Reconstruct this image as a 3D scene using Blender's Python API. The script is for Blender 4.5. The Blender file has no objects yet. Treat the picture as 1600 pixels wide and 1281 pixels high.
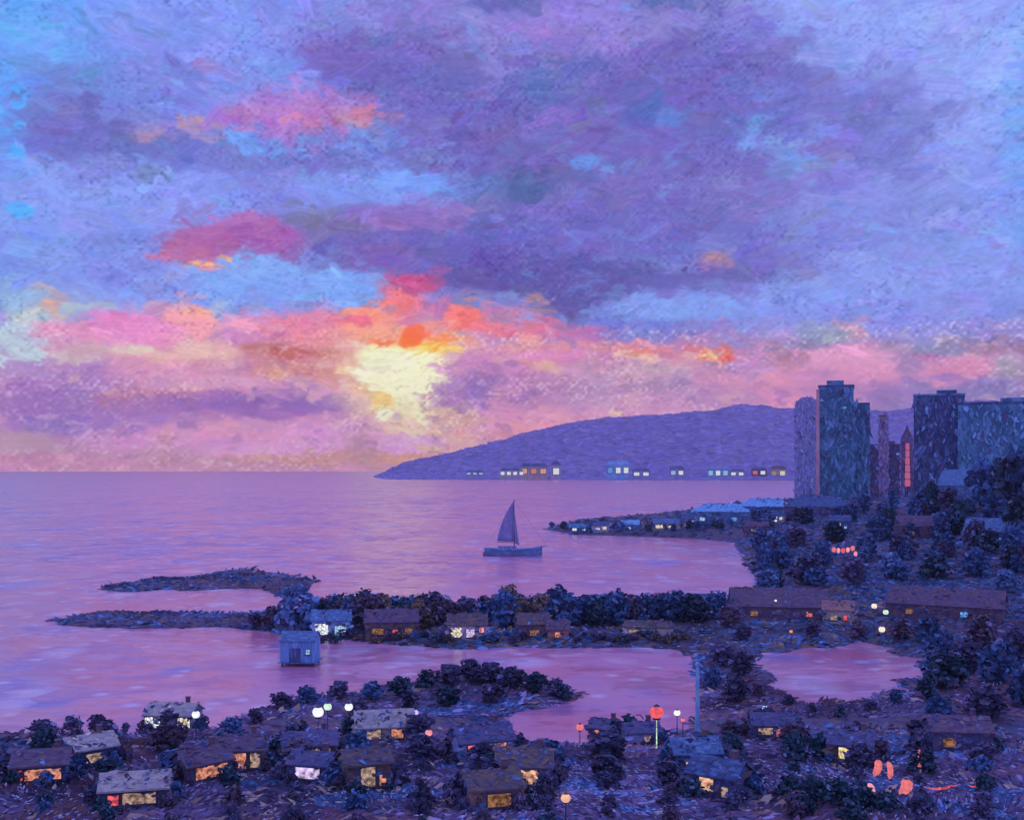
import bpy, math, random
import numpy as np

R = math.radians
scene = bpy.context.scene
COL = scene.collection

# ------------------------------------------------------------------ camera, world, sun, exposure
CAM_H = 50.0
cam_d = bpy.data.cameras.new('camera')
cam_d.sensor_width = 36.0
cam_d.lens = 36.0 * 1716 / 1600
cam_d.shift_y = 90.5 / 1600
cam_d.clip_start = 0.5
cam_d.clip_end = 120000
cam = bpy.data.objects.new('camera', cam_d)
COL.objects.link(cam)
cam.location = (0, 0, CAM_H)
cam.rotation_euler = (R(90), 0, 0)
scene.camera = cam

SUN_AZ, SUN_EL = -5.6, 5.0                     # the sun sits in the yellow gap of the clouds
world = bpy.data.worlds.new('World')
scene.world = world
world.use_nodes = True
wn = world.node_tree
wn.nodes.clear()
_sky = wn.nodes.new('ShaderNodeTexSky')
_sky.sky_type = 'NISHITA'
_sky.sun_disc = False
_sky.sun_elevation = R(SUN_EL)
_sky.sun_rotation = R(SUN_AZ)
_bg = wn.nodes.new('ShaderNodeBackground')
_bg.inputs['Strength'].default_value = 0.05
_wo = wn.nodes.new('ShaderNodeOutputWorld')
wn.links.new(_sky.outputs[0], _bg.inputs[0])
wn.links.new(_bg.outputs[0], _wo.inputs[0])

sun_d = bpy.data.lights.new('sun', 'SUN')
sun_d.energy = 0.8
sun_d.angle = R(40)                         # veiled: the light comes from a broad bright patch of cloud
sun_d.color = (1.0, 0.42, 0.5)
sun = bpy.data.objects.new('sun', sun_d)
COL.objects.link(sun)
sun.location = (0, 0, 300)
sun.rotation_euler = (R(90 - SUN_EL), 0, R(180 - SUN_AZ))

scene.view_settings.view_transform = 'Standard'
scene.view_settings.look = 'None'
scene.view_settings.exposure = 0.0
scene.view_settings.gamma = 1.0
scene.view_settings.use_curve_mapping = False
scene.cycles.use_denoising = True
scene.cycles.max_bounces = 6
scene.cycles.diffuse_bounces = 2
scene.cycles.glossy_bounces = 3
scene.cycles.transparent_max_bounces = 4
scene.cycles.volume_bounces = 0
scene.cycles.use_adaptive_sampling = True

# ------------------------------------------------------------------ helpers
F_PX, HORIZON = 1716.0, 735.0

def on_plan(x, y, z=0.0):
    """the point of the level z that is seen along the picture direction x, y"""
    d = (CAM_H - z) * F_PX / (y - HORIZON)
    return ((x - 800.0) * d / F_PX, d)

def mesh_object(name, verts, faces, material=None, parent=None, smooth=False, cols=None):
    me = bpy.data.meshes.new(name)
    me.from_pydata([tuple(v) for v in verts], [], [tuple(f) for f in faces])
    if smooth:
        me.polygons.foreach_set('use_smooth', [True] * len(me.polygons))
    if cols is not None:
        at = me.color_attributes.new('paint', 'FLOAT_COLOR', 'POINT')
        a = np.ones((len(verts), 4), np.float32); a[:, :3] = cols
        at.data.foreach_set('color', a.ravel())
    if material: me.materials.append(material)
    me.update()
    o = bpy.data.objects.new(name, me)
    COL.objects.link(o)
    if parent is not None: o.parent = parent
    return o

def thing(name, label, category, loc=(0, 0, 0), rz=0.0, group=None):
    o = bpy.data.objects.new(name, None)
    COL.objects.link(o)
    o.empty_display_size = 1.0
    o.location = loc
    o.rotation_euler = (0, 0, rz)
    tag(o, label, category, group)
    return o

def tag(o, label, category, group=None):
    o['label'] = label
    o['category'] = category
    if group: o['group'] = group
    return o

def copy_tree(o, parent=None):
    c = o.copy()
    COL.objects.link(c)
    c.parent = parent
    for ch in o.children:
        copy_tree(ch, c)
    return c

def box(cx, cy, z0, sx, sy, sz, taper=1.0):
    """verts, faces of a box standing on z0"""
    v = []
    for k, z in ((1.0, z0), (taper, z0 + sz)):
        for a, b in ((-1, -1), (1, -1), (1, 1), (-1, 1)):
            v.append((cx + a * sx / 2 * k, cy + b * sy / 2 * k, z))
    f = [(3, 2, 1, 0), (4, 5, 6, 7), (0, 1, 5, 4), (1, 2, 6, 5), (2, 3, 7, 6), (3, 0, 4, 7)]
    return v, f

def join(*shapes):
    V, Fc = [], []
    for v, f in shapes:
        n = len(V); V += list(v); Fc += [tuple(i + n for i in q) for q in f]
    return V, Fc

def tube(pts, radii, n=7):
    """a tapered tube along points"""
    V, Fc = [], []
    pts = [np.array(p, float) for p in pts]
    for i, p in enumerate(pts):
        a = pts[max(0, i - 1)]; b = pts[min(len(pts) - 1, i + 1)]
        d = b - a; d /= max(1e-9, np.linalg.norm(d))
        up = np.array((0, 0, 1.0)) if abs(d[2]) < .9 else np.array((1.0, 0, 0))
        s = np.cross(d, up); s /= np.linalg.norm(s); t = np.cross(s, d)
        for k in range(n):
            w = 2 * math.pi * k / n
            V.append(tuple(p + radii[i] * (math.cos(w) * s + math.sin(w) * t)))
    for i in range(len(pts) - 1):
        for k in range(n):
            a = i * n + k; b = i * n + (k + 1) % n
            Fc.append((a, b, b + n, a + n))
    Fc.append(tuple(range(n - 1, -1, -1))); Fc.append(tuple(range((len(pts) - 1) * n, len(pts) * n)))
    return V, Fc

def ball(cx, cy, cz, rx, rz, n=10, m=6):
    V = [(cx, cy, cz - rz)]; Fc = []
    for i in range(1, m):
        t = math.pi * i / m
        for k in range(n):
            w = 2 * math.pi * k / n
            V.append((cx + rx * math.sin(t) * math.cos(w), cy + rx * math.sin(t) * math.sin(w), cz - rz * math.cos(t)))
    V.append((cx, cy, cz + rz))
    for k in range(n): Fc.append((0, 1 + (k + 1) % n, 1 + k))
    for i in range(m - 2):
        for k in range(n):
            a = 1 + i * n + k; b = 1 + i * n + (k + 1) % n
            Fc.append((a, b, b + n, a + n))
    top = len(V) - 1; base = 1 + (m - 2) * n
    for k in range(n): Fc.append((base + k, base + (k + 1) % n, top))
    return V, Fc

# ------------------------------------------------------------------ materials
MATS = {}
def new_mat(name):
    m = bpy.data.materials.new(name); m.use_nodes = True
    nt = m.node_tree; nt.nodes.clear()
    return m, nt, nt.nodes.new, nt.links.new

def dab_mat(name, colours, size=(1.0, 1.0, 1.0), rough=0.8, spec=0.2, bump=0.25, jitter=0.15):
    """colours laid on in short strokes: cells of a warped Voronoi pick from the palette, a fine streak grain on top"""
    if name in MATS: return MATS[name]
    m, nt, N, L = new_mat(name)
    out = N('ShaderNodeOutputMaterial'); bs = N('ShaderNodeBsdfPrincipled')
    bs.inputs['Roughness'].default_value = rough
    bs.inputs['Specular IOR Level'].default_value = spec
    tc = N('ShaderNodeTexCoord'); mp = N('ShaderNodeMapping')
    mp.inputs['Scale'].default_value = [1.0 / s for s in size]
    L(tc.outputs['Object'], mp.inputs['Vector'])
    nz = N('ShaderNodeTexNoise'); nz.inputs['Scale'].default_value = 1.4; nz.inputs['Detail'].default_value = 3
    L(mp.outputs[0], nz.inputs['Vector'])
    ad = N('ShaderNodeVectorMath'); ad.operation = 'MULTIPLY_ADD'
    ad.inputs[1].default_value = (.9, .9, .9)
    L(nz.outputs['Color'], ad.inputs[0]); L(mp.outputs[0], ad.inputs[2])
    vo = N('ShaderNodeTexVoronoi'); vo.inputs['Scale'].default_value = 1.0
    L(ad.outputs[0], vo.inputs['Vector'])
    sp = N('ShaderNodeSeparateColor'); L(vo.outputs['Color'], sp.inputs[0])
    oi = N('ShaderNodeObjectInfo')
    rnd = N('ShaderNodeMath'); rnd.operation = 'MULTIPLY_ADD'
    L(oi.outputs['Random'], rnd.inputs[0]); rnd.inputs[1].default_value = jitter; L(sp.outputs[0], rnd.inputs[2])
    fr = N('ShaderNodeMath'); fr.operation = 'FRACT'; L(rnd.outputs[0], fr.inputs[0])
    rp = N('ShaderNodeValToRGB'); rp.color_ramp.interpolation = 'CONSTANT'
    els = rp.color_ramp.elements
    while len(els) < len(colours): els.new(0.5)
    for i, c in enumerate(colours):
        els[i].position = i / len(colours); els[i].color = (*c, 1)
    L(fr.outputs[0], rp.inputs[0])
    st = N('ShaderNodeTexNoise'); st.inputs['Scale'].default_value = 7; st.inputs['Detail'].default_value = 4
    L(ad.outputs[0], st.inputs['Vector'])
    mr = N('ShaderNodeMapRange'); mr.inputs['From Min'].default_value = .3; mr.inputs['From Max'].default_value = .7
    mr.inputs['To Min'].default_value = .75; mr.inputs['To Max'].default_value = 1.25
    L(st.outputs['Fac'], mr.inputs['Value'])
    mx = N('ShaderNodeMix'); mx.data_type = 'RGBA'; mx.blend_type = 'MULTIPLY'; mx.inputs['Factor'].default_value = 1
    L(rp.outputs[0], mx.inputs['A']); L(mr.outputs[0], mx.inputs['B'])
    L(mx.outputs['Result'], bs.inputs['Base Color'])
    if bump:
        bp = N('ShaderNodeBump'); bp.inputs['Strength'].default_value = bump; bp.inputs['Distance'].default_value = min(size) * .3
        L(st.outputs['Fac'], bp.inputs['Height']); L(bp.outputs[0], bs.inputs['Normal'])
    L(bs.outputs[0], out.inputs[0])
    MATS[name] = m
    return m

def glow_mat(name, colour, strength=1.0, low=.18):
    """a lit pane or lamp: warm light with uneven brightness"""
    if name in MATS: return MATS[name]
    m, nt, N, L = new_mat(name)
    out = N('ShaderNodeOutputMaterial'); em = N('ShaderNodeEmission')
    em.inputs['Strength'].default_value = strength
    tc = N('ShaderNodeTexCoord'); nz = N('ShaderNodeTexNoise'); nz.inputs['Scale'].default_value = 1.7; nz.inputs['Detail'].default_value = 4
    L(tc.outputs['Object'], nz.inputs['Vector'])
    mr = N('ShaderNodeMapRange'); mr.inputs['From Min'].default_value = .35; mr.inputs['From Max'].default_value = .65
    mr.inputs['To Min'].default_value = low; mr.inputs['To Max'].default_value = 1.25
    L(nz.outputs['Fac'], mr.inputs['Value'])
    mx = N('ShaderNodeMix'); mx.data_type = 'RGBA'; mx.blend_type = 'MULTIPLY'; mx.inputs['Factor'].default_value = 1
    mx.inputs['A'].default_value = (*colour, 1); L(mr.outputs[0], mx.inputs['B'])
    L(mx.outputs['Result'], em.inputs['Color']); L(em.outputs[0], out.inputs[0])
    MATS[name] = m
    return m

def paint_attr_mat(name, rough=.85, vary=.25):
    """leaf and grass dabs: colour from the dab itself, shifted a little from plant to plant"""
    if name in MATS: return MATS[name]
    m, nt, N, L = new_mat(name)
    out = N('ShaderNodeOutputMaterial'); bs = N('ShaderNodeBsdfPrincipled')
    bs.inputs['Roughness'].default_value = rough; bs.inputs['Specular IOR Level'].default_value = .15
    at = N('ShaderNodeAttribute'); at.attribute_name = 'paint'
    oi = N('ShaderNodeObjectInfo'); mr = N('ShaderNodeMapRange')
    mr.inputs['To Min'].default_value = 1 - vary; mr.inputs['To Max'].default_value = 1 + vary
    L(oi.outputs['Random'], mr.inputs['Value'])
    mx = N('ShaderNodeMix'); mx.data_type = 'RGBA'; mx.blend_type = 'MULTIPLY'; mx.inputs['Factor'].default_value = 1
    L(at.outputs['Color'], mx.inputs['A']); L(mr.outputs[0], mx.inputs['B'])
    L(mx.outputs['Result'], bs.inputs['Base Color']); L(bs.outputs[0], out.inputs[0])
    MATS[name] = m
    return m
# cloud and glow patches of the evening sky: azimuth, elevation, half width, half height (degrees), colour, opacity, softness
PATCHES = [
    (-23.61,19.82,3.08,2.75,'5c9cf0',0.90,0.60), (-24.58,14.41,1.24,9.11,'559cf2',0.85,0.60), (-16.24,20.69,9.23,2.56,'7f8de4',0.80,0.60), (-22.76,19.94,1.99,1.85,'5cacee',0.60,0.60),
    (-20.75,18.81,1.75,0.78,'64b0e0',0.40,0.60), (-17.77,19.13,6.96,1.91,'7b88de',0.70,0.60), (19.27,19.54,7.74,5.04,'8b96e2',0.95,0.50), (21.62,12.38,6.93,3.41,'858ede',0.80,0.60),
    (23.89,19.78,1.67,1.83,'92a0ea',0.60,0.60), (24.72,14.68,0.61,6.07,'6aa0ee',0.50,0.70), (2.00,18.21,11.00,5.67,'7468b4',0.95,0.40), (-1.34,21.47,8.68,2.00,'8377c2',0.85,0.50),
    (2.67,22.31,5.00,1.17,'8a78c6',0.90,0.50), (9.27,22.07,3.58,0.99,'8478c0',0.80,0.50), (0.00,22.96,2.00,0.47,'565fa0',0.70,0.50), (8.62,22.78,2.28,0.33,'5c66a8',0.70,0.60),
    (-5.99,19.62,3.63,1.99,'6b67b4',0.90,0.50), (-8.94,20.52,1.79,0.86,'7462ae',0.95,0.40), (-5.33,20.23,2.98,1.33,'6c62ae',0.85,0.50), (-5.33,21.10,1.99,0.66,'7b6cb4',0.60,0.50),
    (2.67,19.40,2.33,1.33,'5f67b0',0.95,0.35), (1.00,18.52,2.00,1.00,'5d68b4',0.80,0.40), (6.98,18.10,3.95,2.32,'6f63ae',0.90,0.50), (11.85,19.04,3.84,1.96,'6c62b0',0.90,0.50),
    (15.01,17.05,4.98,2.26,'726cb8',0.85,0.60), (17.16,15.26,3.35,1.60,'7872be',0.55,0.60), (18.97,15.55,1.49,1.14,'726cb6',0.50,0.60), (-1.34,16.39,6.01,2.34,'7062ae',0.90,0.50),
    (5.33,15.41,6.62,2.33,'7265b0',0.90,0.50), (10.56,15.53,3.87,1.97,'7066b2',0.80,0.50), (6.98,17.95,1.32,0.60,'4f5aa6',0.70,0.50), (8.29,17.60,0.98,0.40,'5a80d0',0.70,0.50),
    (3.34,15.39,0.87,0.30,'5588de',0.75,0.40), (12.80,16.91,1.27,0.72,'5868b4',0.70,0.50), (13.44,16.12,1.58,0.58,'7f9ae6',0.78,0.40), (14.85,15.13,0.94,0.45,'78a2ea',0.70,0.50),
    (12.49,16.63,0.80,0.59,'7d98e4',0.70,0.50), (2.00,14.69,1.67,0.80,'6b6a90',0.70,0.50), (0.67,14.22,1.50,0.93,'536098',0.80,0.50), (-1.34,14.22,1.67,0.67,'5670a8',0.70,0.50),
    (2.67,13.90,2.00,0.67,'6f7094',0.50,0.60), (9.92,13.40,8.42,1.32,'7d71bc',0.80,0.60), (4.66,12.92,7.96,1.33,'7266b4',0.80,0.60), (17.77,12.67,3.63,1.27,'8086d2',0.80,0.60),
    (-21.04,16.51,2.91,2.18,'7078c4',0.80,0.50), (-21.62,15.45,2.45,1.37,'6660aa',1.00,0.35), (-20.75,16.25,1.75,1.25,'6b66b0',0.80,0.50), (-19.57,16.08,1.78,1.26,'7072be',0.70,0.50),
    (-22.76,16.61,1.14,1.85,'7470bc',0.70,0.50), (-16.24,15.33,6.77,0.96,'6c6ab6',0.90,0.50), (-11.53,16.09,5.45,1.31,'7076c4',0.80,0.50), (-7.96,15.94,3.60,1.32,'6f74c0',0.80,0.50),
    (-11.85,14.24,3.84,1.63,'746fbc',0.75,0.50), (-13.12,16.14,1.90,0.39,'6a94dc',0.70,0.50), (-7.96,16.86,2.29,0.66,'6c86d4',0.70,0.50), (-15.63,19.33,1.24,0.45,'8a74c0',0.70,0.50),
    (-15.78,19.52,0.62,0.26,'b06aa8',0.70,0.50), (-18.07,18.53,2.11,1.27,'7679ca',0.70,0.60), (-11.85,17.42,3.68,0.78,'a870b8',0.90,0.40), (-10.89,18.07,2.90,0.72,'a877bc',0.70,0.50),
    (-9.27,17.34,1.76,0.33,'b870a4',0.70,0.50), (-16.24,16.81,0.86,0.45,'b884a8',0.75,0.50), (-18.53,16.12,0.90,0.32,'b88aa4',0.70,0.50), (-16.24,17.13,0.55,0.16,'e09a84',0.60,0.50),
    (-11.85,17.12,0.16,0.52,'e8a07c',0.60,0.50), (-7.96,17.70,1.11,0.20,'d88080',0.60,0.50), (-20.45,12.47,6.45,2.19,'828edf',0.95,0.50), (-21.62,9.68,5.77,1.86,'8089dc',0.90,0.50),
    (-15.32,13.74,3.73,1.09,'828ce0',0.80,0.50), (-18.37,11.11,2.10,0.63,'777ccc',0.60,0.60), (-23.89,10.71,1.95,1.83,'7d92e2',0.70,0.60), (-7.63,14.10,3.61,0.86,'7f90e2',0.85,0.50),
    (-5.00,14.49,1.99,0.47,'6f9cec',0.70,0.50), (-5.99,15.70,2.97,0.66,'7472bc',0.60,0.50), (-14.07,11.91,2.67,0.78,'a0579c',0.90,0.40), (-15.16,11.14,2.49,0.58,'a85c98',0.85,0.40),
    (-15.94,11.87,1.23,0.51,'9c68b0',0.70,0.50), (-12.17,10.96,1.91,0.65,'96589e',0.80,0.50), (-14.07,12.28,1.57,0.39,'b070a8',0.70,0.50), (-16.24,10.62,1.54,0.64,'b06a98',0.80,0.50),
    (-15.63,10.09,1.55,0.23,'d88c88',0.80,0.50), (-14.54,10.54,0.50,0.23,'f29a64',0.95,0.30), (-15.32,10.23,0.93,0.16,'f0b070',0.80,0.40), (-13.28,10.54,0.57,0.45,'7aa8ec',1.00,0.30),
    (-9.27,12.33,1.95,0.99,'76689e',0.90,0.50), (-9.92,12.78,0.97,0.46,'7c7488',0.60,0.50), (-7.96,11.26,2.95,0.79,'6c62aa',0.80,0.50), (-5.00,12.60,2.65,0.73,'a070b8',0.70,0.50),
    (-5.00,12.54,1.99,0.30,'d47cae',0.80,0.50), (-3.34,12.94,1.66,0.47,'b882c0',0.70,0.50), (-3.34,11.67,3.99,1.33,'6b60ae',0.90,0.50), (1.67,11.04,6.67,1.67,'685eae',0.90,0.50),
    (6.65,11.29,6.59,1.66,'6e66b6',0.90,0.50), (11.53,10.83,4.17,1.31,'726cba',0.85,0.50), (-6.65,10.97,1.98,0.80,'7a5ea4',0.70,0.50), (-1.34,9.75,3.67,1.13,'62549c',0.90,0.50),
    (3.34,9.74,4.99,1.13,'61569e',0.90,0.50), (8.29,9.65,4.90,0.86,'665ca4',0.90,0.50), (12.49,9.84,3.82,0.52,'6f68b0',0.80,0.50), (10.56,10.55,1.10,0.26,'a87c9c',0.70,0.50),
    (10.89,10.85,0.97,0.26,'c89080',0.50,0.50), (15.63,9.87,1.05,0.19,'8c7ab8',0.60,0.50), (-11.53,9.40,4.81,1.18,'7f9ce8',0.95,0.40), (-8.62,9.33,1.96,0.86,'7a98e8',0.80,0.50),
    (-13.75,8.53,3.78,0.65,'7c90e0',0.80,0.50), (3.34,8.76,2.66,1.13,'62569c',0.90,0.50), (16.24,7.81,10.16,1.41,'8189da',0.95,0.45), (8.62,8.03,3.59,0.66,'7f96e0',0.90,0.50),
    (20.75,9.13,5.84,1.25,'868ede',0.80,0.60), (17.16,11.33,3.35,0.70,'787ac8',0.60,0.60), (22.19,6.01,3.44,0.80,'7f82cc',0.70,0.60), (5.99,7.10,3.63,0.66,'6e6fc0',0.90,0.50),
    (9.92,6.71,2.92,0.53,'6d74c4',0.80,0.50), (-16.24,4.32,12.93,1.92,'cc8cb4',0.95,0.40), (0.00,4.50,14.02,2.00,'c680b0',0.90,0.50), (11.53,4.73,8.33,1.96,'c080b4',0.90,0.50),
    (20.75,4.83,4.96,0.94,'b680b8',0.80,0.50), (-23.33,7.77,1.97,0.80,'9fb4cc',0.80,0.50), (-22.90,8.10,0.40,0.49,'e09a80',0.90,0.40), (-24.44,7.41,0.72,0.30,'d8a498',0.70,0.50),
    (-21.33,8.03,1.16,0.31,'b0b8c0',0.60,0.50), (-24.44,5.91,1.66,1.52,'b4c8d8',0.80,0.50), (-21.90,6.63,1.72,0.43,'dc90bc',0.80,0.40), (-21.62,5.88,1.15,0.43,'d894b8',0.70,0.50),
    (-19.87,7.18,1.48,0.50,'d682bc',0.85,0.40), (-18.37,6.94,2.10,0.82,'e08ac4',0.95,0.40), (-16.24,7.33,1.42,0.90,'e795a4',0.90,0.40), (-16.09,7.81,0.92,0.32,'f2a890',0.80,0.40),
    (-17.77,8.05,1.51,0.32,'c89ab8',0.70,0.50), (-14.69,7.86,0.69,0.78,'a8b0cc',0.70,0.40), (-13.12,7.28,1.90,0.46,'d890b0',0.80,0.50), (-12.17,6.66,2.23,0.65,'c880b4',0.80,0.50),
    (-10.56,7.34,2.90,0.72,'d47c98',0.85,0.50), (-8.62,7.06,1.96,0.73,'e08494',0.90,0.50), (-7.96,7.72,1.31,0.40,'dc6c84',0.80,0.50), (-5.33,8.16,1.99,0.60,'d86c90',0.85,0.50),
    (-5.99,8.73,1.12,0.80,'de7478',0.85,0.40), (-5.00,9.56,1.19,0.53,'c05484',0.90,0.40), (-5.33,9.87,0.73,0.33,'b04a80',0.80,0.40), (-2.60,7.72,1.27,0.73,'e2706f',0.90,0.40),
    (-2.50,8.05,0.47,0.60,'f07850',0.75,0.40), (-3.67,7.32,1.00,0.40,'ea7c70',0.75,0.40), (0.00,7.31,3.01,0.40,'e27480',0.85,0.40), (-0.67,8.12,1.34,0.33,'d07890',0.70,0.50),
    (1.67,8.45,0.53,0.23,'b88a84',0.70,0.40), (3.00,7.13,2.00,0.33,'c0689c',0.80,0.50), (-5.99,7.10,1.98,0.40,'f08a68',0.85,0.40), (-6.65,6.60,0.99,0.27,'ee7444',0.85,0.35),
    (-3.34,6.80,1.33,0.30,'f0824e',0.85,0.35), (-6.98,8.07,0.99,0.53,'e88a78',0.80,0.50), (-18.37,5.53,4.51,0.51,'e0a8a8',0.90,0.50), (-16.24,5.97,2.77,0.32,'ecc0ac',0.70,0.50),
    (-18.07,4.91,2.72,0.63,'d88cb8',0.90,0.50), (-22.76,4.46,3.12,1.23,'a87cc0',0.80,0.50), (-19.27,5.97,1.79,0.25,'dcd4c0',0.70,0.50), (-21.90,5.41,1.15,0.31,'dcd0c4',0.60,0.50),
    (-10.56,6.05,2.58,0.59,'d08088',0.80,0.40), (-10.56,5.40,2.90,0.85,'c4707a',0.75,0.50), (-12.49,6.17,1.27,0.26,'b8706c',0.60,0.50), (-12.17,5.05,0.96,0.33,'e8b484',0.70,0.50),
    (-9.92,5.90,2.27,0.20,'b05048',0.80,0.50), (-9.27,4.77,1.63,0.33,'b45a60',0.70,0.50), (-7.96,5.28,0.98,0.26,'d89070',0.60,0.50), (-15.01,4.02,2.80,0.32,'c87c9c',0.70,0.50),
    (-18.68,3.48,2.70,0.44,'c87c94',0.70,0.50), (-23.33,2.91,3.10,1.04,'9468b8',0.85,0.50), (-19.87,2.67,3.25,0.63,'9a68b2',0.85,0.50), (-15.32,3.22,4.66,0.58,'9c64b0',0.85,0.50),
    (-12.17,3.42,3.51,0.59,'8d5cae',0.90,0.50), (-9.27,3.46,2.28,0.46,'8a60b4',0.85,0.50), (-22.19,2.01,2.29,0.49,'8064b4',0.80,0.50), (-13.75,4.37,3.78,0.39,'d49cc0',0.70,0.50),
    (-7.96,4.13,1.64,0.40,'c88cc4',0.70,0.50), (-12.17,1.47,6.06,0.65,'da94c4',0.95,0.40), (-18.97,1.42,2.09,0.44,'d48cc0',0.80,0.50), (-14.69,1.78,2.81,0.26,'dc8cac',0.70,0.50),
    (-8.62,1.82,1.96,0.66,'d090c8',0.85,0.40), (-5.99,1.00,1.32,0.40,'d896d0',0.90,0.40), (-24.17,1.22,1.67,0.49,'b49098',0.80,0.50), (-23.89,0.46,3.07,0.31,'c87c90',0.80,0.50),
    (-19.27,0.41,4.76,0.28,'bc8098',0.85,0.50), (-13.75,0.42,4.73,0.29,'b07c88',0.85,0.50), (-9.92,0.62,4.21,0.33,'c08460',0.75,0.50), (-5.99,0.63,2.31,0.27,'cc9058',0.80,0.50),
    (-7.63,1.16,0.98,0.79,'a87878',0.70,0.50), (-17.47,1.11,0.30,0.76,'c48c84',0.60,0.50), (-5.33,4.81,3.97,2.33,'ecc0a0',0.70,0.60), (-5.33,4.48,2.65,1.99,'f2dca4',0.85,0.40),
    (-5.33,4.97,2.45,1.60,'f8f6c0',1.00,0.22), (-6.32,5.46,1.65,0.86,'f4f4cc',1.00,0.30), (-5.33,3.49,1.19,0.93,'f6f2bc',1.00,0.25), (-5.00,2.99,1.13,0.67,'f4e8b4',0.95,0.30),
    (-6.65,3.74,0.72,0.53,'f6cc70',0.95,0.30), (-4.66,6.30,1.66,0.27,'f8d068',0.90,0.30), (-5.33,6.72,0.60,0.40,'f6742e',1.00,0.30), (-4.00,6.34,0.47,0.23,'ee9416',1.00,0.30),
    (-5.00,7.11,0.66,0.40,'f86a3c',0.90,0.30), (-3.34,6.21,0.67,0.20,'f8c870',0.80,0.40), (-7.47,6.27,0.66,0.20,'f6e6b0',0.80,0.40), (-7.80,4.19,0.46,0.33,'e8a078',0.90,0.30),
    (-7.37,4.33,0.53,0.13,'a8664c',0.75,0.30), (-5.66,5.14,0.53,0.20,'c89c88',0.70,0.30), (-3.67,5.08,0.80,0.27,'d8a0c0',0.90,0.30), (-4.66,3.82,0.46,0.53,'dcb4a0',0.90,0.30),
    (-4.83,3.32,0.27,0.47,'8c60a0',0.70,0.30), (-3.67,3.66,0.80,0.53,'b890b8',0.70,0.40), (-2.67,3.83,1.33,1.33,'a470b0',0.85,0.40), (-1.34,5.49,2.00,1.20,'c080b8',0.85,0.50),
    (-1.84,4.16,0.87,1.13,'8a64b0',0.80,0.50), (-4.00,2.83,1.99,0.40,'e4c49c',0.80,0.50), (-5.00,2.09,1.66,0.27,'ecc8a0',0.80,0.50), (-2.67,2.50,1.67,0.40,'d8a88c',0.80,0.50),
    (-3.34,1.67,2.00,0.33,'ecd090',0.80,0.40), (-2.00,1.50,1.33,0.20,'e8d8a8',0.70,0.40), (-1.34,2.34,0.87,0.47,'dc98c4',0.80,0.50), (-5.33,1.50,1.66,0.27,'dca0cc',0.80,0.50),
    (-4.00,1.10,1.33,0.17,'e8b880',0.80,0.50), (1.67,5.82,3.00,0.73,'d07cb0',0.85,0.50), (1.34,6.15,2.00,0.33,'d888bc',0.80,0.50), (1.84,5.42,0.80,0.40,'e8b498',0.85,0.40),
    (0.67,6.48,1.34,0.33,'d89888',0.70,0.50), (7.31,6.17,1.97,0.26,'e06c74',0.90,0.40), (4.33,6.46,2.32,0.27,'d88898',0.80,0.50), (6.65,5.92,1.32,0.20,'f0d0a8',0.70,0.50),
    (10.56,6.05,0.97,0.26,'e87058',0.95,0.35), (11.05,5.72,0.39,0.16,'f25848',1.00,0.30), (10.08,5.80,0.71,0.20,'f4d890',0.80,0.35), (9.27,5.42,1.30,0.33,'c890a0',0.70,0.50),
    (2.67,4.16,3.66,0.87,'b47cb0',0.85,0.50), (6.32,4.47,3.63,1.13,'b088b4',0.85,0.50), (5.99,5.13,2.97,0.40,'c89cb0',0.70,0.50), (2.34,2.83,2.33,0.47,'d890b0',0.90,0.40),
    (1.00,2.17,2.34,0.33,'ec90a0',0.85,0.50), (5.33,2.99,0.66,0.27,'e8c890',0.90,0.40), (6.98,3.15,2.96,0.60,'d493bc',0.90,0.50), (4.66,2.33,1.99,0.27,'dca8b4',0.80,0.50),
    (-1.34,1.67,3.00,0.33,'d88890',0.70,0.50), (8.62,3.13,1.63,0.66,'c890bc',0.80,0.50), (12.49,4.39,2.86,0.65,'d48cb4',0.95,0.40), (13.75,3.56,2.21,0.97,'d88bb2',0.95,0.35),
    (10.89,3.77,2.25,0.52,'b080b4',0.80,0.50), (11.85,5.21,1.60,0.39,'a880b4',0.70,0.50), (14.38,5.64,0.94,0.52,'b07898',0.80,0.50), (17.16,5.57,2.44,0.70,'dc95c2',0.95,0.35),
    (18.07,4.75,1.81,0.51,'d38cb8',0.90,0.40), (22.19,4.93,1.72,0.49,'d588b4',0.95,0.35), (19.87,5.17,0.59,0.57,'9478b0',0.70,0.40), (17.16,6.83,0.91,0.38,'b88cac',0.85,0.40),
    (15.94,6.71,1.23,0.39,'8a9cb0',0.70,0.50), (14.69,6.27,1.87,0.26,'847cac',0.70,0.50), (20.75,6.07,2.34,0.37,'8080a4',0.80,0.50), (23.89,5.78,1.40,0.31,'a07898',0.80,0.50),
    (24.44,4.70,0.83,0.61,'a4a0b8',0.70,0.50), (17.16,3.98,2.74,0.38,'b47cb4',0.80,0.50), (19.87,3.61,1.77,0.63,'9070b4',0.80,0.50), (23.89,3.81,1.95,0.49,'7c70b0',0.80,0.50),
    (22.19,2.93,3.72,0.93,'7a70b4',0.80,0.60), (18.68,2.37,2.40,0.95,'9070b4',0.80,0.60),
]
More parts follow.
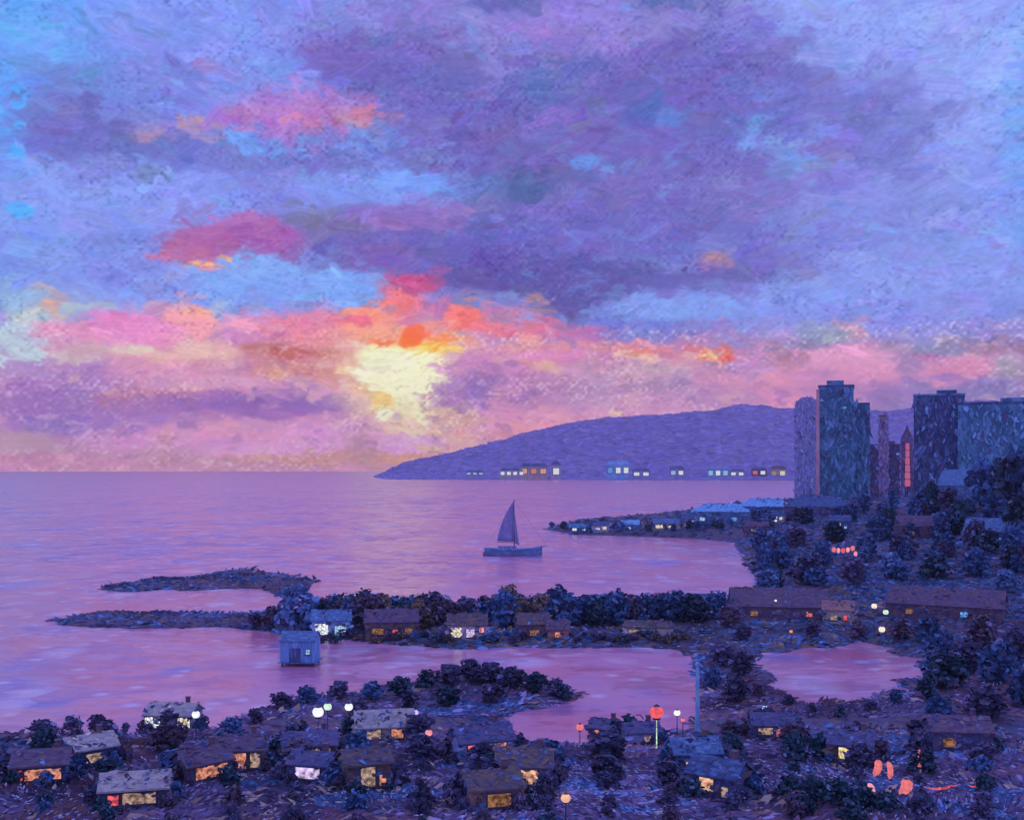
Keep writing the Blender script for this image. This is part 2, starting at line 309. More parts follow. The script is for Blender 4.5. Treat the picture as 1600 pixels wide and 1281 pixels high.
def value_noise(rng, h, w, ch, cw):
    """smooth value noise: h x w samples, cells of ch x cw samples"""
    gh, gw = int(h / ch) + 3, int(w / cw) + 3
    g = rng.random((gh, gw))
    y = np.arange(h) / ch; x = np.arange(w) / cw
    yi = y.astype(int); xi = x.astype(int)
    fy = y - yi; fx = x - xi
    fy = (fy * fy * (3 - 2 * fy))[:, None]; fx = (fx * fx * (3 - 2 * fx))[None, :]
    a = g[yi][:, xi]; b = g[yi][:, xi + 1]; c = g[yi + 1][:, xi]; d = g[yi + 1][:, xi + 1]
    return (a * (1 - fx) + b * fx) * (1 - fy) + (c * (1 - fx) + d * fx) * fy

def hexrgb(c):
    return np.array([int(c[i:i + 2], 16) / 255 for i in (0, 2, 4)])

def to_linear(c):
    return np.where(c <= 0.04045, c / 12.92, ((c + 0.055) / 1.055) ** 2.4)

def paint_sky():
    """The evening sky as overlapping strokes of colour on a grid of directions (azimuth x elevation, degrees)."""
    rng = np.random.default_rng(7)
    step = 0.06
    az_f = np.arange(-33, 33.001, step)
    grow = np.cumsum(step * 1.045 ** np.arange(1, 107)); grow *= 147.0 / grow[-1]
    az = np.concatenate([-33 - grow[::-1], az_f, 33 + grow])
    el_f = np.arange(-1.2, 26.01, step)
    gup = np.cumsum(step * 1.06 ** np.arange(1, 61)); gup *= 63.5 / gup[-1]
    el = np.concatenate([el_f, el_f[-1] + gup])
    H, W = len(el), len(az)
    AZ, EL = np.meshgrid(az, el)
    # --- broad colour of the sky by height, warm band along the sea
    hs = np.array([-5, 0, 3, 5, 6.5, 8, 14, 24, 40, 90])
    cols = np.array([hexrgb(c) for c in ('b07c90', 'b88098', 'c488b4', 'cc8cb4', 'a884c4', '868fdc', '848ddc', '8591e2', '8590e0', '808ade')])
    w1 = (value_noise(rng, H, W, 60, 150) - .5) * 2 + (value_noise(rng, H, W, 22, 60) - .5) + (value_noise(rng, H, W, 8, 16) - .5) * .5
    e2 = np.clip(EL + w1 * 0.9, -5, 90)
    field = np.stack([np.interp(e2, hs, cols[:, k]) for k in range(3)], -1)
    cl = value_noise(rng, H, W, 40, 130) * .6 + value_noise(rng, H, W, 16, 50) * .4
    m = .5 * np.clip((cl - .5) * 6, 0, 1) * np.clip((EL - 6.5) / 2, 0, 1)
    field = field * (1 - .8 * m[..., None]) + hexrgb('7066b2') * .8 * m[..., None]
    # --- the clouds and the glow one by one
    wx = (value_noise(rng, H, W, 16, 30) - .5) * 1.2 + (value_noise(rng, H, W, 6, 10) - .5) * .7
    wy = (value_noise(rng, H, W, 12, 34) - .5) * .8 + (value_noise(rng, H, W, 5, 9) - .5) * .5
    for a, e, ra, re, c, op, so in PATCHES:
        pad = 1.9
        x0, x1 = np.searchsorted(az, [a - ra * pad - 1, a + ra * pad + 1])
        y0, y1 = np.searchsorted(el, [e - re * pad - 1, e + re * pad + 1])
        if x1 <= x0 or y1 <= y0: continue
        s = np.s_[y0:y1, x0:x1]
        j = min(1, ra / 2.5); jy = min(1, re / 1.2)
        dx = np.abs(AZ[s] - a + wx[s] * j) / ra; dy = np.abs(EL[s] - e + wy[s] * jy) / re
        d = (dx ** 2.4 + dy ** 2.4) ** (1 / 2.4)
        t = np.clip((1 + so - d) / (2 * so), 0, 1); t = t * t * (3 - 2 * t) * op
        field[s] = field[s] * (1 - t[..., None]) + hexrgb(c) * t[..., None]
    # --- strokes
    C = field.copy()
    weave = (np.sin(np.arange(W) * 2 * math.pi / 6.1)[None, :] * np.sin(np.arange(H) * 2 * math.pi / 5.7)[:, None])
    grain = value_noise(rng, H, W, 2, 2.6)
    tooth = .62 * grain + .14 * value_noise(rng, H, W, 3.5, 5) + .24 * (weave * .5 + .5)          # where thin paint catches
    def stroke(cx, cy, L, B, ang, col, op, dry, bent):
        R = int(max(L, B) * 1.25) + 3
        x0, x1, y0, y1 = max(0, int(cx) - R), min(W, int(cx) + R), max(0, int(cy) - R), min(H, int(cy) + R)
        if x1 - x0 < 2 or y1 - y0 < 2: return
        yy, xx = np.mgrid[y0:y1, x0:x1]
        dx = xx - cx; dy = yy - cy; ca, sa = math.cos(ang), math.sin(ang)
        u = (dx * ca + dy * sa) / L; v = (-dx * sa + dy * ca) / B + bent * u * u
        ph = rng.random(3) * 6.28
        v2 = v * (1 + .22 * np.sin(u * 5 + ph[0]))
        # ragged ends: every bristle starts and stops elsewhere
        br = np.sin(v * B * 1.9 + ph[1]) * .5 + np.sin(v * B * 0.83 + ph[2]) * .5
        end = 1 + .22 * br
        d = np.maximum(np.abs(u) / end, np.abs(v2)) * .5 + .5 * np.sqrt((u / end) ** 2 + v2 ** 2)
        a = np.clip((1 - d) * 3.2, 0, 1)
        a = a * np.clip((tooth[y0:y1, x0:x1] - dry * (.55 + .45 * u)) * 5 + .6, 0, 1) * op
        shade = 1 + .05 * br
        C[y0:y1, x0:x1] = C[y0:y1, x0:x1] * (1 - a[..., None]) + np.clip(col * shade[..., None], 0, 1) * a[..., None]
    N = 8200
    for i in range(N):
        cx = rng.random() * W; cy = rng.random() ** 1.05 * H
        ix, iy = int(cx), int(cy)
        e = el[iy]
        big = (1 - i / N) * .9 + .38
        sz = (0.55 + 0.45 * min(1, max(0, e) / 14))
        L = rng.uniform(9, 26) * big * sz; B = L * rng.uniform(.22, .5)
        ang = rng.normal(0, .28) + (0.6 if rng.random() < .12 else 0) - (0.7 if rng.random() < .1 else 0)
        jx = int(np.clip(ix + rng.normal(0, 5), 0, W - 1)); jy = int(np.clip(iy + rng.normal(0, 2), 0, H - 1))
        col = field[jy, jx] * (1 + rng.normal(0, .035)) + rng.normal(0, .017, 3)
        r = rng.random()
        if e > 7 and r < .06: col = col * .7 + hexrgb('76a2f0') * .3
        elif e > 7 and r < .09: col = col * .75 + hexrgb('8a72c0') * .25
        elif e < 7 and r < .08: col = col * .6 + hexrgb('e8b8b4') * .4
        elif e < 6 and r < .15: col = col * .65 + hexrgb('7858b0') * .35
        stroke(cx, cy, L, B, ang, np.clip(col, 0, 1), rng.uniform(.55, .95), rng.uniform(0, .75) if rng.random() < .6 else 0, rng.normal(0, .2))
    for q in range(30):                                   # thick light in the gap where the sun stands
        x = np.searchsorted(az, rng.normal(-5.4, .9)); y = np.searchsorted(el, rng.normal(4.55, .8))
        stroke(x, y, rng.uniform(7, 15), rng.uniform(2.6, 6), rng.normal(0, .35), np.array((1.0, .985, .80)) * rng.uniform(.95, 1), .95, rng.uniform(0, .45), rng.normal(0, .3))
    # --- crisp touches laid on last
    for a, e, ra, re, c, op, so in PATCHES:
        if op < .8 or ra > 1.9: continue
        x = np.searchsorted(az, a); y = np.searchsorted(el, e); col = hexrgb(c)
        k = int(np.clip(ra * re * 12, 2, 7))
        for q in range(k):
            L = max(3.0, ra / step * rng.uniform(.25, .6)); B = max(1.6, min(L * .6, re / step * rng.uniform(.2, .5)))
            stroke(x + rng.normal(0, .38) * ra / step, y + rng.normal(0, .32) * re / step, L, B, rng.normal(0, .35), np.clip(col * (1 + rng.normal(0, .04)), 0, 1), rng.uniform(.5, .9), rng.uniform(.2, .8), rng.normal(0, .3))
    # --- the bare tooth of the ground showing through thin paint, most in the warm band
    thin = value_noise(rng, H, W, 22, 44) * .6 + value_noise(rng, H, W, 9, 16) * .4
    amt = np.where(EL < 7.2, .40, .24) * np.clip((thin - .25) * 2.2, 0, 1)
    amt = amt * np.clip((tooth - .60) * 6, 0, 1)
    lum = C.mean(-1, keepdims=True)
    tip = np.where((EL < 7.2)[..., None], np.array([.95, .87, .93]), C * .5 + np.array([.70, .74, .97]) * .5)
    C = C * (1 - amt[..., None]) + tip * amt[..., None]
    dk = np.clip((.36 - tooth) * 5, 0, 1) * np.clip((thin - .35) * 3, 0, 1) * .5
    C = C * (1 - dk[..., None]) + (C * np.array([.68, .70, .78])) * dk[..., None]
    C *= (1 + (grain[..., None] - .5) * .05)
    lift = np.clip((7.5 - EL) / 1.5, 0, 1)[..., None]; low = np.clip((3.2 - EL) / 3, 0, 1)[..., None]
    C = C * ((1 - lift) * np.array([1.02, 1.045, 1.06]) + lift * np.array([1.04, 1.03, 1.03])) * (1 + low * np.array([.20, .17, .16]))
    C = np.clip(C, 0, 1); up = 1 - lift
    mid = np.array([.50, .50, .82]); C = C + up * (C - mid) * .20
    C = C + (1 - C) * (up * np.array([.02, .04, .13]) + lift * np.array([.05, .06, .06]))
    return az, el, np.clip(C, 0, 1)
# ------------------------------------------------------------------ sky dome
def build_sky():
    az, el, C = paint_sky()
    RAD = 26000.0
    A, E = np.meshgrid(np.radians(az), np.radians(el))
    # below the sea line the dome runs on as a low skirt
    P = np.stack([RAD * np.cos(E) * np.sin(A), RAD * np.cos(E) * np.cos(A), RAD * np.sin(E)], -1).reshape(-1, 3)
    H, W = A.shape
    i = np.arange(H * W).reshape(H, W)
    q = np.stack([i[:-1, :-1], i[1:, :-1], i[1:, 1:], i[:-1, 1:]], -1).reshape(-1, 4)
    me = bpy.data.meshes.new('sky')
    me.vertices.add(len(P)); me.vertices.foreach_set('co', P.astype(np.float32).ravel())
    me.loops.add(q.size); me.loops.foreach_set('vertex_index', q.astype(np.int32).ravel())
    me.polygons.add(len(q)); me.polygons.foreach_set('loop_start', np.arange(0, q.size, 4, dtype=np.int32))
    me.update(calc_edges=True)
    at = me.color_attributes.new('paint', 'FLOAT_COLOR', 'POINT')
    c4 = np.ones((len(P), 4), np.float32); c4[:, :3] = to_linear(C).reshape(-1, 3)
    at.data.foreach_set('color', c4.ravel())
    m, nt, N, L = new_mat('evening_sky')
    out = N('ShaderNodeOutputMaterial'); em = N('ShaderNodeEmission'); a = N('ShaderNodeAttribute'); a.attribute_name = 'paint'
    L(a.outputs['Color'], em.inputs['Color']); L(em.outputs[0], out.inputs[0])
    m.cycles.emission_sampling = 'NONE'
    me.materials.append(m)
    o = bpy.data.objects.new('sky', me); COL.objects.link(o)
    o.visible_shadow = False                       # air does not shade the land from the sun lamp
    o['kind'] = 'structure'; o['label'] = 'violet and lavender evening sky with pink band and yellow sun glow'
    return o
build_sky()

# ------------------------------------------------------------------ sea
def build_sea():
    m, nt, N, L = new_mat('sea_water')
    out = N('ShaderNodeOutputMaterial'); bs = N('ShaderNodeBsdfPrincipled')
    bs.inputs['Roughness'].default_value = 0.24
    bs.inputs['IOR'].default_value = 1.36
    geo = N('ShaderNodeNewGeometry')
    acc = None; colr = None
    for k, (sx, sy, amp) in enumerate(((9, 5, .09), (22, 22, .07), (120, 90, .055), (3.5, 2.2, .06))):
        mp = N('ShaderNodeMapping'); mp.inputs['Scale'].default_value = (1 / sx, 1 / sy, 1); mp.inputs['Location'].default_value = (k * 3.3, k * 1.7, 0)
        L(geo.outputs['Position'], mp.inputs[0])
        nz = N('ShaderNodeTexNoise'); nz.inputs['Scale'].default_value = 1.1; nz.inputs['Detail'].default_value = 2
        L(mp.outputs[0], nz.inputs['Vector'])
        ad = N('ShaderNodeVectorMath'); ad.operation = 'MULTIPLY_ADD'; ad.inputs[1].default_value = (1.1, 1.1, 0)
        L(nz.outputs['Color'], ad.inputs[0]); L(mp.outputs[0], ad.inputs[2])
        vo = N('ShaderNodeTexVoronoi'); vo.voronoi_dimensions = '2D'; vo.inputs['Scale'].default_value = 1
        L(ad.outputs[0], vo.inputs['Vector'])
        sb = N('ShaderNodeVectorMath'); sb.operation = 'SUBTRACT'; sb.inputs[1].default_value = (.5, .5, .5)
        L(vo.outputs['Color'], sb.inputs[0])
        ml = N('ShaderNodeVectorMath'); ml.operation = 'MULTIPLY'; ml.inputs[1].default_value = (amp * .8, amp * 2, 0)
        L(sb.outputs[0], ml.inputs[0])
        if acc is None: acc = ml
        else:
            s = N('ShaderNodeVectorMath'); s.operation = 'ADD'; L(acc.outputs[0], s.inputs[0]); L(ml.outputs[0], s.inputs[1]); acc = s
        if k == 1: colr = vo
    s = N('ShaderNodeVectorMath'); s.operation = 'ADD'; L(acc.outputs[0], s.inputs[0]); s.inputs[1].default_value = (0, 0, 1)
    nm = N('ShaderNodeVectorMath'); nm.operation = 'NORMALIZE'; L(s.outputs[0], nm.inputs[0])
    L(nm.outputs[0], bs.inputs['Normal'])
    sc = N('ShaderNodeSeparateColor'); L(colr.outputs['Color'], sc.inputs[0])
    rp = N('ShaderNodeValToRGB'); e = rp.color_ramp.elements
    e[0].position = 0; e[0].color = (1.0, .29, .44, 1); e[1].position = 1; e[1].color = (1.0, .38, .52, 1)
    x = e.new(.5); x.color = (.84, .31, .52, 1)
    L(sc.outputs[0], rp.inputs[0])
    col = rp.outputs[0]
    # pale flecks paint ripple glints into the colour; pink and lilac dabs vary it
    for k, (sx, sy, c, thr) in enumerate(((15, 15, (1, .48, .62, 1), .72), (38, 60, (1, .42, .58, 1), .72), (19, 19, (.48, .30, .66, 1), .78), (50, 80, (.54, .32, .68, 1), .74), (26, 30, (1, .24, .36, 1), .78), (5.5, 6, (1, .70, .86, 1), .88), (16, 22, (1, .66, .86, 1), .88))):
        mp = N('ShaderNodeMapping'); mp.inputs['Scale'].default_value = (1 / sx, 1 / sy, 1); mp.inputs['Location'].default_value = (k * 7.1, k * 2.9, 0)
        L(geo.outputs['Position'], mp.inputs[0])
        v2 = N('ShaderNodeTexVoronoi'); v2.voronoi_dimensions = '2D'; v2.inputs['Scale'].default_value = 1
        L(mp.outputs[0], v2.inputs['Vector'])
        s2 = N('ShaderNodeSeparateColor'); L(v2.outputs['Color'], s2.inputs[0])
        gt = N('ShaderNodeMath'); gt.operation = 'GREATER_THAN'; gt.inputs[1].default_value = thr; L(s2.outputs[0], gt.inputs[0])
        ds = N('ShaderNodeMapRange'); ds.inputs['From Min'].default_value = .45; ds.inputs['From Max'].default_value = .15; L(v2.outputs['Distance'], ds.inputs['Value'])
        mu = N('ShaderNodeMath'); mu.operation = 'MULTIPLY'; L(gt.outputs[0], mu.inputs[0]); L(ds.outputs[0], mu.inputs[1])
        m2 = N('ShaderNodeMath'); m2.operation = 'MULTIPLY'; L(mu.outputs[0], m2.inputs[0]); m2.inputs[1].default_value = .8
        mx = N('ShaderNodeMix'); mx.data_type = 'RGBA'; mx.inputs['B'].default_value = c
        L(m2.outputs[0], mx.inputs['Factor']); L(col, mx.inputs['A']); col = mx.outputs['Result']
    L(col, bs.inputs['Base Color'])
    L(bs.outputs[0], out.inputs[0])
    S = 16000.0
    n = 48
    V = [(0, 0, 0)] + [(S * math.cos(2 * math.pi * k / n), S * math.sin(2 * math.pi * k / n), 0) for k in range(n)]
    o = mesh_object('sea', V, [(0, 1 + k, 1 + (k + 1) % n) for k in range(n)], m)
    o['kind'] = 'structure'; o['label'] = 'calm mauve and lilac bay water'
build_sea()

# ------------------------------------------------------------------ near land: one sheet, shaped by its shoreline
SHORE_PX = [(-700, 1150), (-200, 1146), (0, 1150), (120, 1152), (240, 1150), (330, 1142), (400, 1116), (480, 1096), (560, 1088), (620, 1080), (690, 1066),
    (740, 1056), (800, 1062), (860, 1078), (912, 1090), (900, 1100), (850, 1112), (790, 1124), (745, 1136), (735, 1152), (770, 1166), (850, 1172),
    (950, 1168), (1040, 1160), (1082, 1142), (1096, 1110), (1100, 1070), (1092, 1040), (1075, 1020), (1000, 1016), (900, 1017), (800, 1014), (720, 1017),
    (600, 1009), (520, 1001), (430, 991), (350, 984), (200, 986), (110, 983), (80, 973), (150, 962), (250, 962), (350, 964), (430, 960), (500, 956),
    (600, 960), (760, 958), (880, 955), (1000, 952), (1100, 952), (1172, 935), (1185, 912), (1165, 880), (1150, 852), (1100, 846), (1000, 842),
    (900, 839), (850, 831), (900, 818), (1000, 812), (1080, 804), (1150, 795), (1250, 781), (1400, 772), (1800, 768), (3000, 768), (3600, 1100), (3600, 3200),
    (-2600, 3200)]
POOL_PX = [(1172, 1034), (1186, 1022), (1230, 1024), (1262, 1014), (1300, 1018), (1345, 1008), (1392, 1016), (1410, 1028), (1452, 1036), (1436, 1050), (1462, 1062), (1420, 1070), (1432, 1084),
    (1376, 1088), (1360, 1100), (1318, 1104), (1290, 1098), (1266, 1110), (1236, 1096), (1216, 1084), (1190, 1076), (1204, 1060), (1180, 1050)]
SHORE = np.array([on_plan(*p) for p in SHORE_PX])
POOL = np.array([on_plan(*p) for p in POOL_PX])

REEF_PX = [(130, 920), (200, 908), (300, 899), (400, 893), (440, 898), (500, 914), (530, 932), (430, 936), (300, 928), (190, 928)]
REEF = np.array([on_plan(*p) for p in REEF_PX])

def poly_sd(poly, X, Y):
    """signed distance, positive inside"""
    d = np.full(X.shape, 1e9); ins = np.zeros(X.shape, bool)
    n = len(poly)
    for i in range(n):
        ax, ay = poly[i]; bx, by = poly[(i + 1) % n]
        ex, ey = bx - ax, by - ay
        t = np.clip(((X - ax) * ex + (Y - ay) * ey) / (ex * ex + ey * ey), 0, 1)
        d = np.minimum(d, np.hypot(X - ax - t * ex, Y - ay - t * ey))
        if ay != by:
            c = ((ay > Y) != (by > Y)) & (X < (bx - ax) * (Y - ay) / (by - ay) + ax)
            ins ^= c
    return np.where(ins, d, -d)

_hn = np.random.default_rng(3).random((64, 64))
def soft_noise(X, Y, s):
    x = np.asarray(X) / s + 100; y = np.asarray(Y) / s + 100
    xi = np.floor(x).astype(int); yi = np.floor(y).astype(int); fx = x - xi; fy = y - yi
    fx = fx * fx * (3 - 2 * fx); fy = fy * fy * (3 - 2 * fy)
    g = lambda a, b: _hn[a % 64, b % 64]
    return (g(yi, xi) * (1 - fx) + g(yi, xi + 1) * fx) * (1 - fy) + (g(yi + 1, xi) * (1 - fx) + g(yi + 1, xi + 1) * fx) * fy - .5

HILLS = [  # x, y, radius x, radius y, height: rises of the land
    (-8, 262, 22, 16, 2.6), (360, 700, 150, 230, 24), (470, 1000, 260, 420, 16), (255, 900, 60, 120, 7), (120, 330, 60, 30, 1.5), (75, 250, 14, 20, 2.0), (190, 260, 60, 60, 5)]
def land_height(X, Y):
    X = np.asarray(X, float); Y = np.asarray(Y, float)
    sd = np.minimum(poly_sd(SHORE, X, Y), -poly_sd(POOL, X, Y))
    sd = np.maximum(sd, poly_sd(REEF, X, Y) - 10 + soft_noise(X, Y * .4, 13) * 30)
    w = soft_noise(X, Y, 9) * 3.4 + soft_noise(X, Y, 3.5) * 1.8
    sd = sd + w
    D = np.hypot(X * .6, Y)
    up = np.maximum(0, 212 - D) * .11 + np.maximum(0, 100 - D) ** 2 * .0026
    for hx, hy, rx, ry, hh in HILLS:
        up = up + hh * np.exp(-((X - hx) / rx) ** 2 - ((Y - hy) / ry) ** 2)
    ins = np.clip(sd, 0, None)
    bank = 1.1 * (1 - np.exp(-ins / 3.5))
    h = bank + up * (1 - np.exp(-ins / 9)) + soft_noise(X, Y, 14) * .9 * (1 - np.exp(-ins / 10))
    h = np.where(sd > 0, np.maximum(h, 0.0) + .02, -np.minimum(-sd * .3, 5))
    return np.minimum(h, 46)
def gz(x, y):
    return float(land_height(np.array([x]), np.array([y]))[0])
def site(px, py):
    """a place on the land seen along px, py (walks down the sight line)"""
    t = np.geomspace(40, 2500, 1600)
    X = (px - 800) / F_PX * t; Z = CAM_H - (py - HORIZON) / F_PX * t
    h = np.maximum(land_height(X, t), 0)
    k = np.argmax(h >= Z)
    return float(X[k]), float(t[k]), float(h[k])

def build_land():
    rows = np.concatenate([np.geomspace(6, 100, 26)[:-1], np.geomspace(100, 480, 170)[:-1], np.geomspace(480, 2700, 110)])
    ta = np.linspace(-.95, 1.15, 420)
    T, Dd = np.meshgrid(ta, rows)
    X = T * Dd; Y = Dd
    Z = land_height(X, Y)
    H, W = X.shape
    i = np.arange(H * W).reshape(H, W)
    q = np.stack([i[:-1, :-1], i[:-1, 1:], i[1:, 1:], i[1:, :-1]], -1).reshape(-1, 4)
    zz = Z.ravel()
    keep = (zz[q] > -3).any(1)
    m = dab_mat('shore_ground', [(.20, .14, .22), (.15, .13, .23), (.25, .16, .21), (.15, .17, .27), (.28, .18, .19), (.22, .15, .25), (.14, .12, .19)], (2.4, 2.0, 2.0), .9, .1, .5)
    o = mesh_object('ground', np.stack([X, Y, Z], -1).reshape(-1, 3), q[keep], m, smooth=True)
    o['kind'] = 'structure'; o['label'] = 'dark violet shore, spit and hillside around the bay'
build_land()

# ------------------------------------------------------------------ far headland across the bay
RIDGE = [(560, 742), (600, 738), (650, 726), (700, 716), (750, 704), (800, 690), (850, 678), (900, 668), (950, 660), (1000, 660), (1060, 656), (1110, 650), (1150, 643), (1200, 645), (1250, 650), (1330, 655), (1420, 648), (1550, 640), (1700, 645), (2000, 660), (2600, 690)]
SHORE_D = 4700.0
def build_headland():
    rx = np.array([p[0] for p in RIDGE], float); ry = np.array([p[1] for p in RIDGE], float)
    px = np.linspace(560, 2600, 330); dd = np.linspace(0, 1, 46)
    crest_d = 6600.0
    rng = np.random.default_rng(11)
    n1 = value_noise(rng, 46, 330, 7, 9) - .5; n2 = value_noise(rng, 46, 330, 3, 3.4) - .5
    V = np.zeros((46, 330, 3))
    for i, t in enumerate(dd):
        D = SHORE_D + 3400 * t - 250 * np.exp(-((px - 1500) / 500) ** 2)
        top = np.maximum(0, CAM_H + (735 - np.interp(px, rx, ry)) / F_PX * crest_d) * np.clip((px - 575) / 60, 0, 1) * np.clip((2560 - px) / 420, 0, 1)
        prof = np.sin(np.clip(t / .56, 0, 1) * math.pi / 2) ** 1.5 if t < .56 else math.cos((t - .56) / .44 * math.pi / 2) ** 1.2
        h = top * prof - 6 + 9 * np.clip((px - 575) / 45, 0, 1) * np.clip((2590 - px) / 60, 0, 1)
        V[i, :, 0] = (px - 800) / F_PX * D; V[i, :, 1] = D
        V[i, :, 2] = h + (n1[i] * .28 + n2[i] * .12) * h * (1.2 - prof) - (2 if i == 0 else 0)
    idx = np.arange(46 * 330).reshape(46, 330)
    q = np.stack([idx[:-1, :-1], idx[:-1, 1:], idx[1:, 1:], idx[1:, :-1]], -1).reshape(-1, 4)
    m = dab_mat('headland_slope', [(.40, .30, .60), (.46, .34, .62), (.37, .32, .64), (.50, .37, .59), (.42, .29, .62), (.36, .28, .55)], (120, 160, 50), .95, .05, .4)  # violet of the distant haze is put into these slope colours
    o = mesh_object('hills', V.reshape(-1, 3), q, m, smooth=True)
    o['kind'] = 'structure'; o['label'] = 'long violet headland across the bay'
build_headland()

# ------------------------------------------------------------------ evening haze
def build_haze():
    v, f = box(0, 0, -8, 32400, 32400, 450)
    # the air reaches from behind the viewer to the sea line, under the sky dome
    m, nt, N, L = new_mat('evening_haze')
    out = N('ShaderNodeOutputMaterial'); pv = N('ShaderNodeVolumePrincipled')
    pv.inputs['Color'].default_value = (.93, .86, .95, 1)
    pv.inputs['Density'].default_value = HAZE_DENSITY
    pv.inputs['Anisotropy'].default_value = 0.0
    L(pv.outputs[0], out.inputs['Volume'])
    o = mesh_object('haze', v, f, m)
    o['kind'] = 'stuff'; o['label'] = 'thin lilac evening haze over the bay'
HAZE_DENSITY = 4e-5
build_haze()

# ------------------------------------------------------------------ palette of the things
GLOW = {
    'white': ((.90, .93, 1.0), 1.1), 'cream': ((.95, .84, .66), 1.0), 'yellow': ((.95, .70, .34), 1.0), 'orange': ((.84, .31, .21), .9), 'peach': ((.90, .46, .32), 1.0),
    'tan': ((.55, .36, .30), .8), 'lilac': ((.78, .60, 1.0), 1.0), 'sky': ((.40, .66, 1.0), 1.0), 'red': ((.90, .12, .16), .95), 'coral': ((.86, .20, .23), .95),
    'pink': ((.95, .34, .42), 1.0), 'green': ((.72, 1.0, .78), 1.0), 'brown': ((.44, .20, .11), .7), 'azure': ((.16, .42, 1.0), .9), 'rose': ((.50, .12, .26), .9)}
def glow(n):
    c, s = GLOW[n]
    return glow_mat('lit_' + n, c, s)
def bulb(n):
    c, s = GLOW[n]
    return glow_mat('bulb_' + n, c, s * .95, .8)
WALL = {
    'violet': [(.20, .16, .31), (.16, .15, .31), (.25, .18, .31), (.14, .13, .26)],
    'blue': [(.18, .30, .54), (.15, .26, .48), (.24, .38, .62), (.16, .22, .40)],
    'plum': [(.25, .14, .21), (.21, .13, .21), (.19, .14, .26), (.30, .18, .21)],
    'brown': [(.25, .16, .16), (.20, .14, .18), (.30, .19, .15), (.18, .14, .20)],
    'pale': [(.62, .54, .64), (.55, .50, .66), (.70, .60, .62), (.58, .50, .62)],
    'bright_blue': [(.34, .66, .98), (.28, .58, .92), (.42, .74, .98), (.30, .50, .84)],
    'lavender': [(.46, .45, .74), (.42, .42, .76), (.50, .46, .72), (.40, .38, .66)],
    'teal': [(.16, .36, .54), (.12, .29, .46), (.21, .44, .64), (.13, .26, .40), (.25, .52, .80)],
    'slate': [(.14, .19, .36), (.11, .16, .32), (.19, .26, .46), (.10, .13, .26)],
    'rust': [(.55, .26, .24), (.48, .22, .26), (.60, .32, .25), (.40, .21, .27)],
    'rose': [(.52, .34, .52), (.46, .32, .54), (.58, .38, .50), (.44, .34, .60)],
    'tan': [(.72, .55, .50), (.64, .49, .50), (.78, .62, .55), (.57, .45, .50)]}
def wall(n, size=(1.4, 1.4, .8)):
    return dab_mat('%s_paint_%g' % (n, size[0]), WALL[n], size, .85, .15, .4)
DARK = dab_mat('dark_metal', [(.10, .10, .16), (.08, .09, .15), (.13, .12, .19)], (.5, .5, .5), .6, .3, .1)
BARK = dab_mat('bark', [(.13, .10, .15), (.10, .09, .14), (.18, .12, .14)], (.3, .3, .8), .95, .1, .6)
FOLIAGE = paint_attr_mat('leaf_dabs')

# ------------------------------------------------------------------ leaf dabs
LEAF = {
    'violet': [(0.164, 0.123, 0.230), (0.115, 0.098, 0.205), (0.221, 0.164, 0.279), (0.090, 0.082, 0.156), (0.180, 0.197, 0.344)],
    'blue': [(.08, .17, .36), (.12, .24, .48), (.06, .11, .24), (.18, .34, .62), (.10, .14, .28)],
    'teal': [(0.057, 0.107, 0.139), (0.049, 0.090, 0.131), (0.074, 0.139, 0.180), (0.049, 0.074, 0.115), (0.082, 0.139, 0.213)],
    'plum': [(0.197, 0.115, 0.189), (0.238, 0.139, 0.189), (0.139, 0.098, 0.172), (0.180, 0.139, 0.254), (0.271, 0.172, 0.172)],
    'brown': [(0.246, 0.156, 0.131), (0.312, 0.189, 0.123), (0.180, 0.131, 0.148), (0.139, 0.131, 0.172), (0.361, 0.213, 0.107)],
    'sky': [(0.230, 0.402, 0.689), (0.164, 0.287, 0.541), (0.123, 0.205, 0.394), (0.279, 0.459, 0.738), (0.123, 0.172, 0.312)]}
def dab_cloud(centres, normals, length, width, colours, rng, flow=None):
    """six-sided brush-shaped leaves: vertices, faces, colours"""
    n = len(centres)
    nrm = normals / np.maximum(1e-6, np.linalg.norm(normals, axis=1, keepdims=True))
    rv = rng.normal(size=(n, 3)); rv[:, 2] *= .45
    if flow is not None: rv = flow + rv * .22
    u = rv - (rv * nrm).sum(1, keepdims=True) * nrm
    u /= np.maximum(1e-6, np.linalg.norm(u, axis=1, keepdims=True))
    v = np.cross(nrm, u)
    sh = [(-1, -.15), (-.45, -.9), (.5, -.8), (1, .1), (.45, .85), (-.5, .9)]
    V = np.zeros((n, 6, 3))
    for k, (a, b) in enumerate(sh):
        ja = a * rng.uniform(.75, 1.25, n); jb = b * rng.uniform(.65, 1.3, n)
        V[:, k] = centres + u * (ja * length)[:, None] + v * (jb * width)[:, None] - nrm * (abs(a) * length * .18)[:, None]
    Fc = np.arange(n * 6).reshape(n, 6)
    C = np.repeat(colours, 6, axis=0) * np.repeat(rng.uniform(.8, 1.2, (n, 1)), 6, axis=0)
    return V.reshape(-1, 3), Fc, C
def pick(pal, n, rng, fleck=.07):
    p = np.array(LEAF[pal]); c = p[rng.integers(0, len(p), n)]
    f = rng.random(n) < fleck
    c[f] = np.array((.40, .38, .64))
    return c

